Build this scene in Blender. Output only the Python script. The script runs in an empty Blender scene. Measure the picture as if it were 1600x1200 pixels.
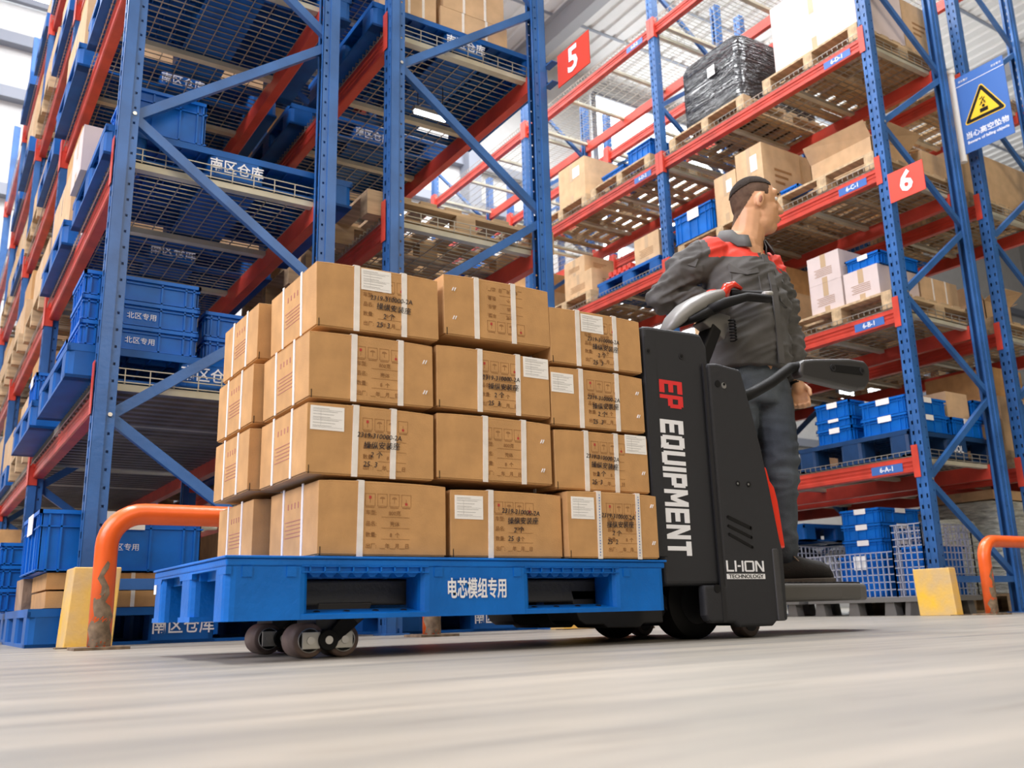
import bpy, math, random
from mathutils import Vector, Matrix, noise
R = math.radians
random.seed(7)
SC = bpy.context.scene
COL = SC.collection
# ------------------------------------------------------------------ camera
H = 0.0947
pitch, roll, yaw = R(13.855), R(-1.4077), R(32.936)
fw = Vector((math.sin(yaw)*math.cos(pitch), math.cos(yaw)*math.cos(pitch), math.sin(pitch)))
rt = Vector((math.cos(yaw), -math.sin(yaw), 0)); up = rt.cross(fw)
r2 = rt*math.cos(roll)+up*math.sin(roll); u2 = -rt*math.sin(roll)+up*math.cos(roll)
cam = bpy.data.cameras.new('camera'); co = bpy.data.objects.new('camera', cam); COL.objects.link(co)
m = Matrix((r2, u2, -fw)).transposed().to_4x4(); m.translation = (0, 0, H); co.matrix_world = m
cam.sensor_fit = 'HORIZONTAL'; cam.sensor_width = 36; cam.lens = 1441.3/1600*36
cam.clip_start = 0.01; cam.clip_end = 200
cam.dof.use_dof = True; cam.dof.focus_distance = 3.0; cam.dof.aperture_fstop = 5.0
SC.camera = co
# ------------------------------------------------------------------ world, lights, exposure
SC.view_settings.view_transform = 'Standard'; SC.view_settings.look = 'None'
SC.view_settings.gamma = 1; SC.view_settings.use_curve_mapping = False
SC.view_settings.exposure = 0.0
W = bpy.data.worlds.new('world'); SC.world = W; W.use_nodes = True
W.node_tree.nodes['Background'].inputs[0].default_value = (1.0, .93, .84, 1)
W.node_tree.nodes['Background'].inputs[1].default_value = .06
def area(name, loc, direction, sx, sy, power, color):
    l = bpy.data.lights.new(name, 'AREA'); l.shape = 'RECTANGLE'; l.size = sx; l.size_y = sy
    l.energy = power; l.color = color
    o = bpy.data.objects.new(name, l); COL.objects.link(o); o.location = loc
    o.rotation_euler = Vector(direction).to_track_quat('-Z', 'Y').to_euler()
    return o
area('added_left_light', (-7.5, 1.5, 6.6), (1, .10, -.55), 9, 5, 1650, (.95, .90, 1))  # added cool light out of view, brightens the left faces; no door there
area('added_front_light', (2.5, -8.0, 6.8), (0.05, 1, -.42), 11, 5, 620, (1, .85, .66))  # added warm fill behind the camera for the carton fronts
for i, (x, y) in enumerate(((4.45, 3.0), (4.45, 7.5), (4.45, 12.0), (-1.2, 8.0), (-1.2, 3.0), (9.8, 4.0), (9.8, 11.0))):
    area('high_bay_light', (x, y, 12.0), (0, 0, -1), 1.6, 3.5, 800, (.97, .98, 1))
# ------------------------------------------------------------------ materials
MATS = {}
def mat(name, col, rough=.5, metal=0, var=0, vscale=6, bump=0, bscale=60, bdist=.01, emit=0, spec=.5, stretch=None, col2=None, alpha=1, trans=0, coat=0):
    if name in MATS: return MATS[name]
    m = bpy.data.materials.new(name); m.use_nodes = True; nt = m.node_tree; b = nt.nodes['Principled BSDF']
    b.inputs['Base Color'].default_value = (*col, 1); b.inputs['Roughness'].default_value = rough
    b.inputs['Metallic'].default_value = metal; b.inputs['Specular IOR Level'].default_value = spec
    if coat: b.inputs['Coat Weight'].default_value = coat
    if trans: b.inputs['Transmission Weight'].default_value = trans
    if alpha < 1: b.inputs['Alpha'].default_value = alpha
    if emit:
        b.inputs['Emission Color'].default_value = (*col, 1); b.inputs['Emission Strength'].default_value = emit
    tc = nt.nodes.new('ShaderNodeTexCoord'); mp = nt.nodes.new('ShaderNodeMapping')
    nt.links.new(tc.outputs['Object'], mp.inputs[0])
    if stretch: mp.inputs['Scale'].default_value = stretch
    if var or col2:
        n = nt.nodes.new('ShaderNodeTexNoise'); n.inputs['Scale'].default_value = vscale; n.inputs['Detail'].default_value = 5
        nt.links.new(mp.outputs[0], n.inputs['Vector'])
        cr = nt.nodes.new('ShaderNodeValToRGB'); c2 = col2 or tuple(max(0, c*(1-var)) for c in col); c1 = tuple(min(1, c*(1+var*.6)) for c in col)
        cr.color_ramp.elements[0].position = .35; cr.color_ramp.elements[1].position = .68
        cr.color_ramp.elements[0].color = (*c2, 1); cr.color_ramp.elements[1].color = (*c1, 1)
        nt.links.new(n.outputs['Fac'], cr.inputs[0]); nt.links.new(cr.outputs[0], b.inputs['Base Color'])
    if bump:
        n2 = nt.nodes.new('ShaderNodeTexNoise'); n2.inputs['Scale'].default_value = bscale; n2.inputs['Detail'].default_value = 3
        nt.links.new(mp.outputs[0], n2.inputs['Vector'])
        bp = nt.nodes.new('ShaderNodeBump'); bp.inputs['Strength'].default_value = bump; bp.inputs['Distance'].default_value = bdist
        nt.links.new(n2.outputs['Fac'], bp.inputs['Height']); nt.links.new(bp.outputs[0], b.inputs['Normal'])
    MATS[name] = m; return m
BLUE_P = mat('blue_plastic', (.002, .145, .55), .42, spec=.3, var=.22, vscale=5, bump=.15, bscale=90)
BLUE_D = mat('dark_blue_plastic', (.012, .05, .14), .45, spec=.3, var=.2)
BLUE_C = mat('crate_blue_plastic', (.002, .135, .53), .4, spec=.3, var=.15, vscale=9)
RACKB = mat('rack_blue_paint', (.034, .130, .36), .36, var=.25, vscale=4, bump=.1, bscale=40)
RED = mat('rack_red_paint', (.60, .062, .038), .38, var=.22, vscale=5, bump=.1, bscale=40)
CREAM = mat('galvanised_cream', (.56, .54, .42), .45, metal=.15, var=.15)
WIRE = mat('deck_wire', (.40, .38, .32), .42, metal=.5)
CART = mat('kraft_cardboard', (.54, .30, .115), .78, var=.13, vscale=14, bump=.12, bscale=260)
CARTL = mat('light_kraft_cardboard', (.60, .40, .22), .8, var=.12, vscale=9, bump=.1, bscale=160)
CARTW = mat('pale_pink_carton', (.62, .52, .49), .8, var=.06)
INK = mat('printing_ink', (.31, .155, .055), .85)
INKR = mat('red_ink', (.45, .05, .04), .85)
MARK = mat('black_marker', (.012, .014, .022), .6)
PAPER = mat('paper_label', (.86, .85, .81), .7)
PINK = mat('grey_paper_print', (.32, .32, .32), .8)
STRAP = mat('strapping', (.80, .76, .70), .38, var=.08, vscale=30)
STRAPB = mat('strapping_blue_print', (.04, .13, .42), .5)
TAPE = mat('packing_tape', (.50, .36, .22), .25)
WOOD = mat('pallet_wood', (.52, .37, .21), .8, var=.3, vscale=3, stretch=(1, 8, 8), bump=.2, bscale=50)
WHITE = mat('white_print', (.82, .84, .86), .6)
ORANGE = mat('orange_paint', (.84, .125, .018), .32, var=.12, vscale=8, bump=.1, bscale=30)
RUST = mat('scraped_concrete_dirt', (.20, .14, .085), .9, var=.5, vscale=25)
YELLOW = mat('yellow_paint', (.78, .47, .045), .45, var=.1, vscale=6, col2=(.60, .42, .20), bump=.12)
BLACKT = mat('truck_black_paint', (.026, .027, .030), .5, spec=.3, var=.08, vscale=300, bump=.28, bscale=700)
BLACK = mat('black_rubber', (.008, .008, .008), .6, spec=.2)
BLUE_R = mat('rack_pallet_shaded_blue', (.004, .098, .36), .45, var=.25, vscale=5, spec=.3)  # darker pallet blue, with the shade under the shelves put into the colour
DARKM = mat('dark_metal', (.03, .03, .032), .45, metal=.4)
GREYP = mat('grey_plastic', (.16, .155, .145), .45)
TREAD = mat('polyurethane_tyre', (.17, .12, .10), .5, var=.2, vscale=30)
STEEL = mat('bright_steel', (.68, .67, .64), .3, metal=.85)
TRED = mat('truck_red_paint', (.78, .045, .02), .22, coat=.5)
LRED = mat('red_lettering', (.72, .03, .03), .5)
SIGNR = mat('red_sign', (.70, .062, .035), .45)
SIGNB = mat('blue_sign', (.055, .16, .47), .4)
SIGNY = mat('yellow_sign', (.95, .60, .03), .4)
JACK = mat('grey_work_cloth', (.088, .085, .080), .8, var=.12, vscale=12, bump=.3, bscale=420)
JRED = mat('red_work_cloth', (.72, .045, .022), .75, var=.1, vscale=12, bump=.3, bscale=420)
JEAN = mat('washed_denim', (.085, .105, .125), .85, col2=(.022, .028, .038), vscale=6, bump=.3, bscale=300)
SKIN = mat('skin', (.58, .31, .16), .5, var=.08, vscale=20)
HAIR = mat('black_hair', (.03, .022, .017), .9, spec=.15, bump=.6, bscale=300)
STUB = mat('shaved_hair', (.10, .06, .038), .8, spec=.2, var=.25, vscale=40, bump=.3, bscale=500)
SHOE = mat('black_suede', (.014, .013, .012), .8, bump=.2, bscale=200)
WALLM = mat('grey_white_wall', (.60, .60, .59), .7, var=.04)
GIRT = mat('grey_steel', (.24, .26, .31), .5)
ROOF = mat('white_roof_sheet', (.82, .80, .77), .5, var=.05, vscale=1)
CAGE = mat('zinc_wire', (.55, .60, .72), .3, metal=.5)
FILM = mat('stretch_film', (.62, .66, .60), .18, var=.3, vscale=9, stretch=(1, 1, 5), bump=1, bscale=9, bdist=.05)
FILMB = mat('black_stretch_film', (.018, .018, .022), .14, bump=1.0, bscale=7, bdist=.06, stretch=(1, 1, 7))
BAG = mat('brown_paper_bag', (.36, .24, .15), .7, var=.3, vscale=10, bump=.8, bscale=18)
GLASS = mat('bright_daylight_window', (.93, .97, 1), .3, emit=4.5)
TUBE = mat('led_tube', (.85, .93, 1), .3, emit=22)
# ------------------------------------------------------------------ mesh helpers
class M:
    def __init__(s): s.v = []; s.f = []; s.mi = []; s.cur = 0
    def add(s, vs, fs):
        n = len(s.v); s.v += [tuple(v) for v in vs]
        for f in fs: s.f.append([i+n for i in f]); s.mi.append(s.cur)
        return s
    def box(s, x0, x1, y0, y1, z0, z1, mx=None):
        vs = [(x, y, z) for z in (z0, z1) for y in (y0, y1) for x in (x0, x1)]
        if mx: vs = [mx @ Vector(v) for v in vs]
        return s.add(vs, [(0, 2, 3, 1), (4, 5, 7, 6), (0, 1, 5, 4), (2, 6, 7, 3), (0, 4, 6, 2), (1, 3, 7, 5)])
    def bar(s, a, b, w, h=None, upv=(0, 0, 1)):
        a = Vector(a); b = Vector(b); h = h or w; d = (b-a).normalized(); u = Vector(upv)
        if abs(d.dot(u)) > .98: u = Vector((1, 0, 0))
        x = d.cross(u).normalized(); y = x.cross(d)
        vs = [p + x*sx*w/2 + y*sy*h/2 for p in (a, b) for sx, sy in ((-1, -1), (1, -1), (1, 1), (-1, 1))]
        return s.add(vs, [(3, 2, 1, 0), (4, 5, 6, 7), (0, 1, 5, 4), (1, 2, 6, 5), (2, 3, 7, 6), (3, 0, 4, 7)])
    def prism(s, poly, axis, d0, d1):      # poly of (a,b); axis 'y': a=x b=z ; 'x': a=y b=z ; 'z': a=x b=y
        def P(a, b, d): return {'y': (a, d, b), 'x': (d, a, b), 'z': (a, b, d)}[axis]
        n = len(poly); area2 = sum(poly[i][0]*poly[(i+1) % n][1]-poly[(i+1) % n][0]*poly[i][1] for i in range(n))
        pl = poly if area2 > 0 else poly[::-1]
        vs = [P(a, b, d0) for a, b in pl]+[P(a, b, d1) for a, b in pl]
        fs = [list(range(n)), list(range(2*n-1, n-1, -1))]+[(i, i+n, (i+1) % n+n, (i+1) % n) for i in range(n)]
        if axis != 'y': fs = [list(f)[::-1] for f in fs]
        return s.add(vs, fs)
    def rings(s, rings, caps=True):
        n = len(rings[0]); vs = [p for r in rings for p in r]; fs = []
        for k in range(len(rings)-1):
            for i in range(n): j = (i+1) % n; fs.append((k*n+i, k*n+j, (k+1)*n+j, (k+1)*n+i))
        if caps: fs += [list(range(n))[::-1], [(len(rings)-1)*n+i for i in range(n)]]
        return s.add(vs, fs)
    def tube(s, pts, r, n=8, closed=False, caps=True):
        pts = [Vector(p) for p in pts]; rs = r if isinstance(r, (list, tuple)) else [r]*len(pts); out = []
        prev = None
        for i, p in enumerate(pts):
            d = (pts[min(i+1, len(pts)-1)]-pts[max(i-1, 0)]).normalized()
            if prev is None:
                u = Vector((0, 0, 1)) if abs(d.z) < .9 else Vector((1, 0, 0)); x = d.cross(u).normalized()
            else: x = (prev-d*prev.dot(d)).normalized()
            prev = x; y = d.cross(x)
            out.append([p+(x*math.cos(a)+y*math.sin(a))*rs[i] for a in [2*math.pi*k/n for k in range(n)]])
        return s.rings(out, caps)
    def cyl(s, a, b, r, n=16): return s.tube([a, b], r, n)
    def ell(s, c, rad, rot=None, nu=12, nv=8):
        c = Vector(c); rr = []
        for j in range(1, nv):
            t = math.pi*j/nv; ring = []
            for i in range(nu):
                p = 2*math.pi*i/nu
                q = Vector((rad[0]*math.sin(t)*math.cos(p), rad[1]*math.sin(t)*math.sin(p), -rad[2]*math.cos(t)))
                if rot: q = rot @ q
                ring.append(c+q)
            rr.append(ring)
        n0 = len(s.v); s.rings(rr, False)
        bot = Vector((0, 0, -rad[2])); top = Vector((0, 0, rad[2]))
        if rot: bot = rot @ bot; top = rot @ top
        s.add([c+bot, c+top], [])
        ib = len(s.v)-2; it = ib+1; L = n0+(nv-2)*nu
        for i in range(nu):
            j = (i+1) % nu
            s.f.append([ib, n0+j, n0+i]); s.mi.append(s.cur); s.f.append([L+i, L+j, it]); s.mi.append(s.cur)
        return s
    def chain(s, pts, rs, n=12):          # capsule chain with round ends, for organic remeshing
        s.tube(pts, rs, n)
        s.ell(pts[0], (rs[0],)*3); s.ell(pts[-1], (rs[-1],)*3)
        for p, r in list(zip(pts, rs))[1:-1]: s.ell(p, (r,)*3)
        return s
    def mesh(s, name, mats, smooth=False):
        me = bpy.data.meshes.new(name); me.from_pydata(s.v, [], s.f)
        for mm in (mats if isinstance(mats, (list, tuple)) else [mats]): me.materials.append(mm)
        me.polygons.foreach_set('material_index', s.mi)
        if smooth: me.polygons.foreach_set('use_smooth', [True]*len(s.f))
        me.update(); return me
def obj(name, data, parent=None, loc=(0, 0, 0), rot=None, label=None, kind=None):
    o = bpy.data.objects.new(name, data); COL.objects.link(o); o.location = loc
    if rot: o.rotation_euler = rot
    if parent: o.parent = parent; CH.setdefault(parent.name, []).append(o)
    if label: o['label'] = label
    if kind: o['kind'] = kind
    return o
def tag(o, label, cat, group=None):
    o['label'] = label; o['category'] = cat
    if group: o['group'] = group
    elif 'group' in o: del o['group']
    return o
def thing(name, label, cat, loc=(0, 0, 0), rotz=0, group=None):
    o = bpy.data.objects.new(name, None); COL.objects.link(o); o.location = loc; o.rotation_euler = (0, 0, rotz)
    o.empty_display_size = .1
    return tag(o, label, cat, group)
def copytree(o, parent=None):
    c = o.copy(); COL.objects.link(c)
    if parent: c.parent = parent; CH.setdefault(parent.name, []).append(c)
    for ch in KIDS(o): copytree(ch, c)
    return c
CH = {}
def KIDS(o): return list(CH.get(o.name, ()))
PROTO = {}
def spawn(key, builder, name, label, cat, loc, rotz=0, group=None, rot=None, scale=None):
    if key not in PROTO:
        root = thing(name, label, cat, loc, rotz, group); builder(root); PROTO[key] = root
        root['_k'] = 1; del root['_k']
    else:
        root = copytree(PROTO[key]); root.location = loc; root.rotation_euler = (0, 0, rotz)
        tag(root, label, cat, group)
    if rot: root.rotation_euler = rot
    if scale: root.scale = scale
    return root
def mod_bevel(o, w, seg=2, ang=40):
    b = o.modifiers.new('bevel', 'BEVEL'); b.width = w; b.segments = seg; b.limit_method = 'ANGLE'; b.angle_limit = R(ang); return o
TXT = {}
def txt(s, size, material, bold=0, depth=.0006, sx=1.0, shear=0):
    k = (s, size, material.name, bold, sx, shear)
    if k in TXT: return TXT[k]
    c = bpy.data.curves.new('text', 'FONT'); c.body = s; c.size = size; c.extrude = depth; c.offset = bold; c.align_x = 'CENTER'; c.align_y = 'CENTER'
    c.shear = shear; c.resolution_u = 2
    o = bpy.data.objects.new('text', c); COL.objects.link(o); bpy.context.view_layer.update()
    me = bpy.data.meshes.new_from_object(o.evaluated_get(bpy.context.evaluated_depsgraph_get()))
    if sx != 1: me.transform(Matrix.Scale(sx, 4, (1, 0, 0)))
    me.materials.clear(); me.materials.append(material); COL.objects.unlink(o); bpy.data.objects.remove(o); bpy.data.curves.remove(c)
    me.name = 'lettering'; TXT[k] = me; return me
FRONT = (R(90), 0, 0)            # text facing -Y
LEFT = (R(90), 0, R(-90))        # text facing -X
# ------------------------------------------------------------------ setting
fl = obj('floor', M().add([(-14, -10, 0), (32, -10, 0), (32, 17, 0), (-14, 17, 0)], [(0, 1, 2, 3)]).mesh('floor', mat('epoxy_floor', (.45, .42, .36), .42)), kind='structure')
nt = MATS['epoxy_floor'].node_tree; b = nt.nodes['Principled BSDF']; mp = nt.nodes['Mapping']
n1 = nt.nodes.new('ShaderNodeTexNoise'); n1.inputs['Scale'].default_value = 1.0; n1.inputs['Detail'].default_value = 8; n1.inputs['Roughness'].default_value = .62
mp.inputs['Scale'].default_value = (.55, 7, 1); nt.links.new(mp.outputs[0], n1.inputs['Vector'])
cr = nt.nodes.new('ShaderNodeValToRGB'); cr.color_ramp.elements[0].position = .30; cr.color_ramp.elements[1].position = .62
cr.color_ramp.elements[0].color = (.15, .146, .130, 1); cr.color_ramp.elements[1].color = (.29, .262, .215, 1)
nt.links.new(n1.outputs['Fac'], cr.inputs[0])
n3 = nt.nodes.new('ShaderNodeTexNoise'); n3.inputs['Scale'].default_value = 26; n3.inputs['Detail'].default_value = 4
mp3 = nt.nodes.new('ShaderNodeMapping'); mp3.inputs['Scale'].default_value = (.12, 1, 1)
tc = nt.nodes['Texture Coordinate']; nt.links.new(tc.outputs['Object'], mp3.inputs[0]); nt.links.new(mp3.outputs[0], n3.inputs['Vector'])
c3 = nt.nodes.new('ShaderNodeValToRGB'); c3.color_ramp.elements[0].position = .32; c3.color_ramp.elements[1].position = .42
c3.color_ramp.elements[0].color = (.62, .62, .62, 1); c3.color_ramp.elements[1].color = (1, 1, 1, 1); nt.links.new(n3.outputs['Fac'], c3.inputs[0])
mx = nt.nodes.new('ShaderNodeMixRGB'); mx.blend_type = 'MULTIPLY'; mx.inputs[0].default_value = .6
nt.links.new(cr.outputs[0], mx.inputs[1]); nt.links.new(c3.outputs[0], mx.inputs[2]); nt.links.new(mx.outputs[0], b.inputs['Base Color'])
bp = nt.nodes.new('ShaderNodeBump'); bp.inputs['Strength'].default_value = .08; nt.links.new(n3.outputs['Fac'], bp.inputs['Height']); nt.links.new(bp.outputs[0], b.inputs['Normal'])
ZC = 12.9
obj('wall_back', M().box(-14, 32, 16, 16.2, 0, ZC+.4).mesh('wall_back', WALLM), kind='structure')
for i, z in enumerate((1.5, 4.2, 6.9, 8.62, 9.62)):
    obj('trim_%d' % (i+1), M().box(-14, 32, 15.82, 16, z-.1, z+.1).mesh('girt', GIRT), kind='structure')
for i, x in enumerate((-6.5, 3.6, 9.3, 17.5, 25)):
    obj('trim_%d' % (i+6), M().box(x-.15, x+.15, 15.6, 16, 0, ZC).mesh('column', GIRT), kind='structure')
def window(n, x0, x1, z0, z1, cols):
    w = obj('window_%d' % n, M().box(x0, x1, 15.93, 15.99, z0, z1).mesh('glazing', GLASS), kind='structure')
    fr = M()
    for i in range(cols+1):
        x = x0+(x1-x0)*i/cols; fr.box(x-.04, x+.04, 15.86, 15.96, z0, z1)
    for z in (z0, z1): fr.box(x0, x1, 15.86, 15.96, z-.05, z+.05)
    obj('window_frame', fr.mesh('window_frame', GIRT), w)
window(1, -13, 3.3, 10.4, 12.6, 8)
window(2, 12.9, 24, 5.5, 12.45, 5)
# roof: separate corrugated sheets, each 1.05 m wide with three ribs running back
ce = obj('ceiling', M().box(-14, 32, -10, 16.2, ZC+.08, ZC+.16).mesh('ceiling', ROOF), kind='structure')
prof = []
for k in range(3):
    x = k*.35; prof += [(x, 0), (x+.22, 0), (x+.25, .05), (x+.32, .05)]
prof.append((1.05, 0)); g = M()
vs = [(x, y, z) for y in (-10, 16) for x, z in prof]; n = len(prof)
g.add(vs, [(i, i+n, i+1+n, i+1) for i in range(n-1)]); sheet = g.mesh('roof_sheet', ROOF)
for i in range(43): obj('roof_sheet', sheet, ce, (-13.5+i*1.05, 0, ZC))
for i, x in enumerate((-3.0, 10.75, 21)):
    g = M().box(x-.13, x+.13, -10, 16, 12.28, 12.3).box(x-.015, x+.015, -10, 16, 12.3, 12.87).box(x-.13, x+.13, -10, 16, 12.87, 12.89)
    obj('trim_%d' % (i+11), g.mesh('rafter', mat('pale_grey_steel', (.36, .36, .37), .5)), kind='structure')
for i, y in enumerate([-8+1.6*k for k in range(15)]):
    obj('trim_%d' % (i+14), M().box(-14, 32, y-.04, y+.04, ZC-.01, ZC+.0).mesh('purlin', GIRT), kind='structure')
# ------------------------------------------------------------------ pallet racks
LB = 2.43; A = 1.03; G = .298; PW, PD = .09, .085
def post_mesh(h):
    g = M(); t = .003
    # aisle face (normal -X, width PW along Y) with two columns of slots
    pit = .075; n = int(h/pit)
    def strip(y0, y1, z0, z1, x=0): g.box(x, x+t, y0, y1, z0, z1)
    strip(0, .016, 0, h); strip(.030, .060, 0, h, .004); strip(.074, PW, 0, h)
    for k in range(n+1):
        z = k*pit
        for y in (.016, .060): strip(y, y+.014, z, min(h, z+pit-.028), .001)
    # side faces with one column of holes and a step
    for sy in (0, 1):
        y = 0 if sy == 0 else PW-t; yi = .008 if sy == 0 else PW-.008-t
        g.box(0, .044, y, y+t, 0, h)
        g.box(.044, .048, min(y, yi), max(y, yi)+t, 0, h)
        g.box(.048, .060, yi, yi+t, 0, h); g.box(.070, PD, yi, yi+t, 0, h)
        for k in range(n+1):
            z = k*pit+.03; g.box(.060, .070, yi, yi+t, z, min(h, z+pit-.012))
        g.box(PD-t, PD, min(yi, yi+(.02 if sy == 0 else -.017)), max(yi+t, yi+(.02 if sy == 0 else -.017)), 0, h)
    return g.mesh('post', RACKB)
POSTS = {}
def endplate(g, s):      # beam end connector with dark slots, in beam-local coordinates
    pass
bm = M(); BL = LB-PW-.004
bm.box(0, .045, 0, BL, -.012, .10).box(.045, .05, 0, BL, -.012, .07)
bm.prism([(0, .062), (-.007, .066), (-.007, .096), (0, .10)], 'y', 0, BL).prism([(0, -.012), (-.007, -.008), (-.007, .016), (0, .020)], 'y', 0, BL)
bm.prism([(0, .034), (-.004, .037), (-.004, .045), (0, .048)], 'y', 0, BL)
BEAM = bm.mesh('beam', RED)
pl = M()
pl.box(-.004, -.001, -.045, .006, -.055, .175).box(-.004, .05, -.001, .003, -.055, .175)
PLATE = pl.mesh('end_plate', RED)
ht = M()
for zz in (-.03, .02, .08, .14): ht.box(-.0052, -.004, -.026, -.014, zz, zz+.016)
HOLES = ht.mesh('connector_slots', BLACK)
def deck_meshes(sg):
    L = LB-.10; g = M(); t = .0045
    ny = int(L/.05)
    for k in range(ny+1):
        y = k*.05; g.box(.0, A-.008, y-t/2, y+t/2, 0, t); g.box(.0, t, y-t/2, y+t/2, min(0, sg*.035), max(0, sg*.035)); g.box(A-.008-t, A-.008, y-t/2, y+t/2, -.035, 0)
    for k in range(10):
        x = .02+k*.1035; g.box(x-t/2, x+t/2, 0, L, -t, 0)
    g.box(-t/2, t/2, 0, L, sg*.034-.002, sg*.034+.002)
    for y in (0, L):
        for zz in (.03, .06): g.box(0, A-.008, y-t/2, y+t/2, zz, zz+t)
        for k in range(10): x = .02+k*.1035; g.box(x-t/2, x+t/2, y-t/2, y+t/2, 0, .06)
    w = g.mesh('wire_deck', WIRE)
    b = M().prism([(-.022, -.035), (.022, -.035), (.022, -.005), (.012, -.002), (-.012, -.002), (-.022, -.005)], 'x', .05, A-.06)
    return w, b.mesh('support_bar', CREAM)
DECK, SBAR = deck_meshes(-1); DECKU, SBAR = deck_meshes(1)
def brace_mesh(a, b):
    a = Vector(a); b = Vector(b); d = (b-a).normalized(); y = Vector((0, 1, 0)); nrm = d.cross(y).normalized(); g = M()
    w = .021
    for off, ww, hh in ((0, .042, .003),):
        g.bar(a+y*-.014, b+y*-.014, .042, .003, upv=(0, 1, 0))
    for s in (-1, 1): g.bar(a+nrm*w*s, b+nrm*w*s, .003, .03, upv=(0, 1, 0))
    return g.mesh('brace', RACKB)
BOLT = M().cyl((0, -.006, 0), (0, .0, 0), .009, 8).mesh('bolt', STEEL)
FOOT = M().box(-.012, PD+.03, -.012, PW+.03, 0, .008).mesh('foot_plate', RACKB)
BR = {}
def rack(label, x0, y0, tops, nb, h, flip, group=None):
    # x0: outer side; posts at x0 and x0+A; flip False -> aisle side is the low-x side
    t = thing('pallet_rack', label, 'rack', (x0, y0, 0), 0, group)
    if h not in POSTS: POSTS[h] = post_mesh(h)
    nod_o = [.93, 2.32, 3.71, 5.10, 6.49]; nod_i = [.24, 1.63, 3.02, 4.41, 5.80]
    for n in range(nb+1):
        y = n*LB
        p = obj('post', POSTS[h], t, (0, y, 0)); obj('foot_plate', FOOT, p)
        p = obj('post', POSTS[h], t, (A, y+PW, 0), (0, 0, math.pi)); obj('foot_plate', FOOT, p)
        lo, hi = (nod_i, nod_o) if flip else (nod_o, nod_i)
        seq = sorted([(z, 0) for z in lo]+[(z, 1) for z in hi])
        xs = (.065, A-.0085)
        for (za, sa), (zb, sb) in zip(seq[:-1], seq[1:]):
            if max(za, zb) > h-.05: continue
            k = (round(za, 2), sa, round(zb, 2), sb)
            if k not in BR: BR[k] = brace_mesh((xs[sa], 0, za), (xs[sb], 0, zb))
            bb = obj('brace', BR[k], t, (0, y+PW/2, 0))
        k = ('h', .24)
        if k not in BR: BR[k] = brace_mesh((xs[0], 0, .24), (xs[1], 0, .24))
        obj('brace', BR[k], t, (0, y+PW/2, 0))
        if n == 0:
            for za, sa in seq:
                if za < h: obj('bolt', BOLT, t, (xs[sa], .008, za))
    for n in range(nb):
        for z in tops:
            y = n*LB+PW+.002
            for s in (0, 1):
                bo = obj('beam', BEAM, t, (.03 if s == 0 else A-.03, y, z-.104))
                if s == 1: bo.scale = (-1, 1, 1)
                e = obj('end_plate', PLATE, bo, (-.032, 0, 0)); obj('end_plate', PLATE, bo, (-.032, BL, 0)).scale = (1, -1, 1)
            d = obj('wire_deck', DECK if x0 < 4 else DECKU, t, (.004, y+.01, z))
            for k in range(4): obj('support_bar', SBAR, d, (0, .03+k*(LB-.16)/3, 0))
    return t
LX, LY = .566, 4.046; RX, RY = 5.912, 3.821
LT = [1.095, 2.14, 3.27, 4.42, 5.75]; RT = [1.105, 2.215, 3.35, 4.49, 6.03]
rack('blue and red pallet rack on the left, aisle row nearest the orange barrier', LX, LY, LT, 4, 7.0, False)
rack('blue and red pallet rack on the left, second row with the red sign 5', LX+A+G, LY, LT, 4, 7.0, True)
rack('blue and red pallet rack on the right, aisle row with the red sign 6', RX, RY, RT, 4, 6.615, False)
rack('blue and red pallet rack on the far right, row behind the blue warning sign', RX+A+G, RY, RT, 4, 6.615, True)
LXB = LX+A+G; RXB = RX+A+G
# spacer ties between rows are part of nothing: leave the gap open
# ------------------------------------------------------------------ signs
def flag_sign(name, label, x, y0, y1, z0, z1, m_, s, size, cat='sign'):
    t = thing(name, label, cat, (x, y1, z0))
    p = obj('plate', M().box(-.003, .003, y0-y1, 0, 0, z1-z0).mesh('plate', m_), t)
    if s: obj('number', txt(s, size, WHITE, .006), t, (-.005, (y0-y1)/2, (z1-z0)/2), LEFT)
    return t
t5 = flag_sign('aisle_sign', 'red hanging aisle sign with a white number 5', 2.968, 3.675, 3.985, 3.14, 3.355, SIGNR, '5', .22)
obj('bracket', M().box(-.046, .002, -.003, .09, .035, .041).box(-.046, .002, -.003, .09, .17, .176).mesh('bracket', RACKB), t5)
flag_sign('aisle_sign', 'red aisle sign with a white number 6 on the right rack', 5.905, 3.53, 3.82, 3.0, 3.235, SIGNR, '6', .22)
wx, wy0, wy1, wz0, wz1 = 7.10, 3.43, 3.85, 3.735, 4.44
t = thing('warning_sign', 'blue warning sign with yellow triangle about falling objects', 'sign', (wx, wy1, wz0))
WD, WH = wy1-wy0, wz1-wz0
obj('plate', M().box(-.003, .003, -WD, 0, 0, WH).mesh('plate', SIGNB), t)
obj('sign_pole', M().cyl((0, .03, -.06), (0, .03, WH+.08), .03, 14).cyl((0, .03, WH+.06), (0, .03, WH+.09), .04, 14).mesh('sign_pole', PAPER, False), t)
def tri(cx, cz, r, rr):
    pts = []
    for k in range(3):
        a = R(90+120*k); c = (cx+(r-rr*2)*math.cos(a), cz+(r-rr*2)*math.sin(a))
        for d in (-60, -30, 0, 30, 60): pts.append((c[0]+rr*math.cos(a+R(d)), c[1]+rr*math.sin(a+R(d))))
    return pts
cy, cz = -WD/2, WH*.50
obj('triangle_border', M().prism(tri(cy, cz, .215, .018), 'x', -.0045, -.003).mesh('triangle', SIGNY), t)
obj('triangle_band', M().prism(tri(cy, cz, .200, .014), 'x', -.006, -.0045).mesh('triangle', BLACK), t)
obj('triangle_field', M().prism(tri(cy, cz, .145, .004), 'x', -.0075, -.006).mesh('triangle', SIGNY), t)
g = M()
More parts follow.
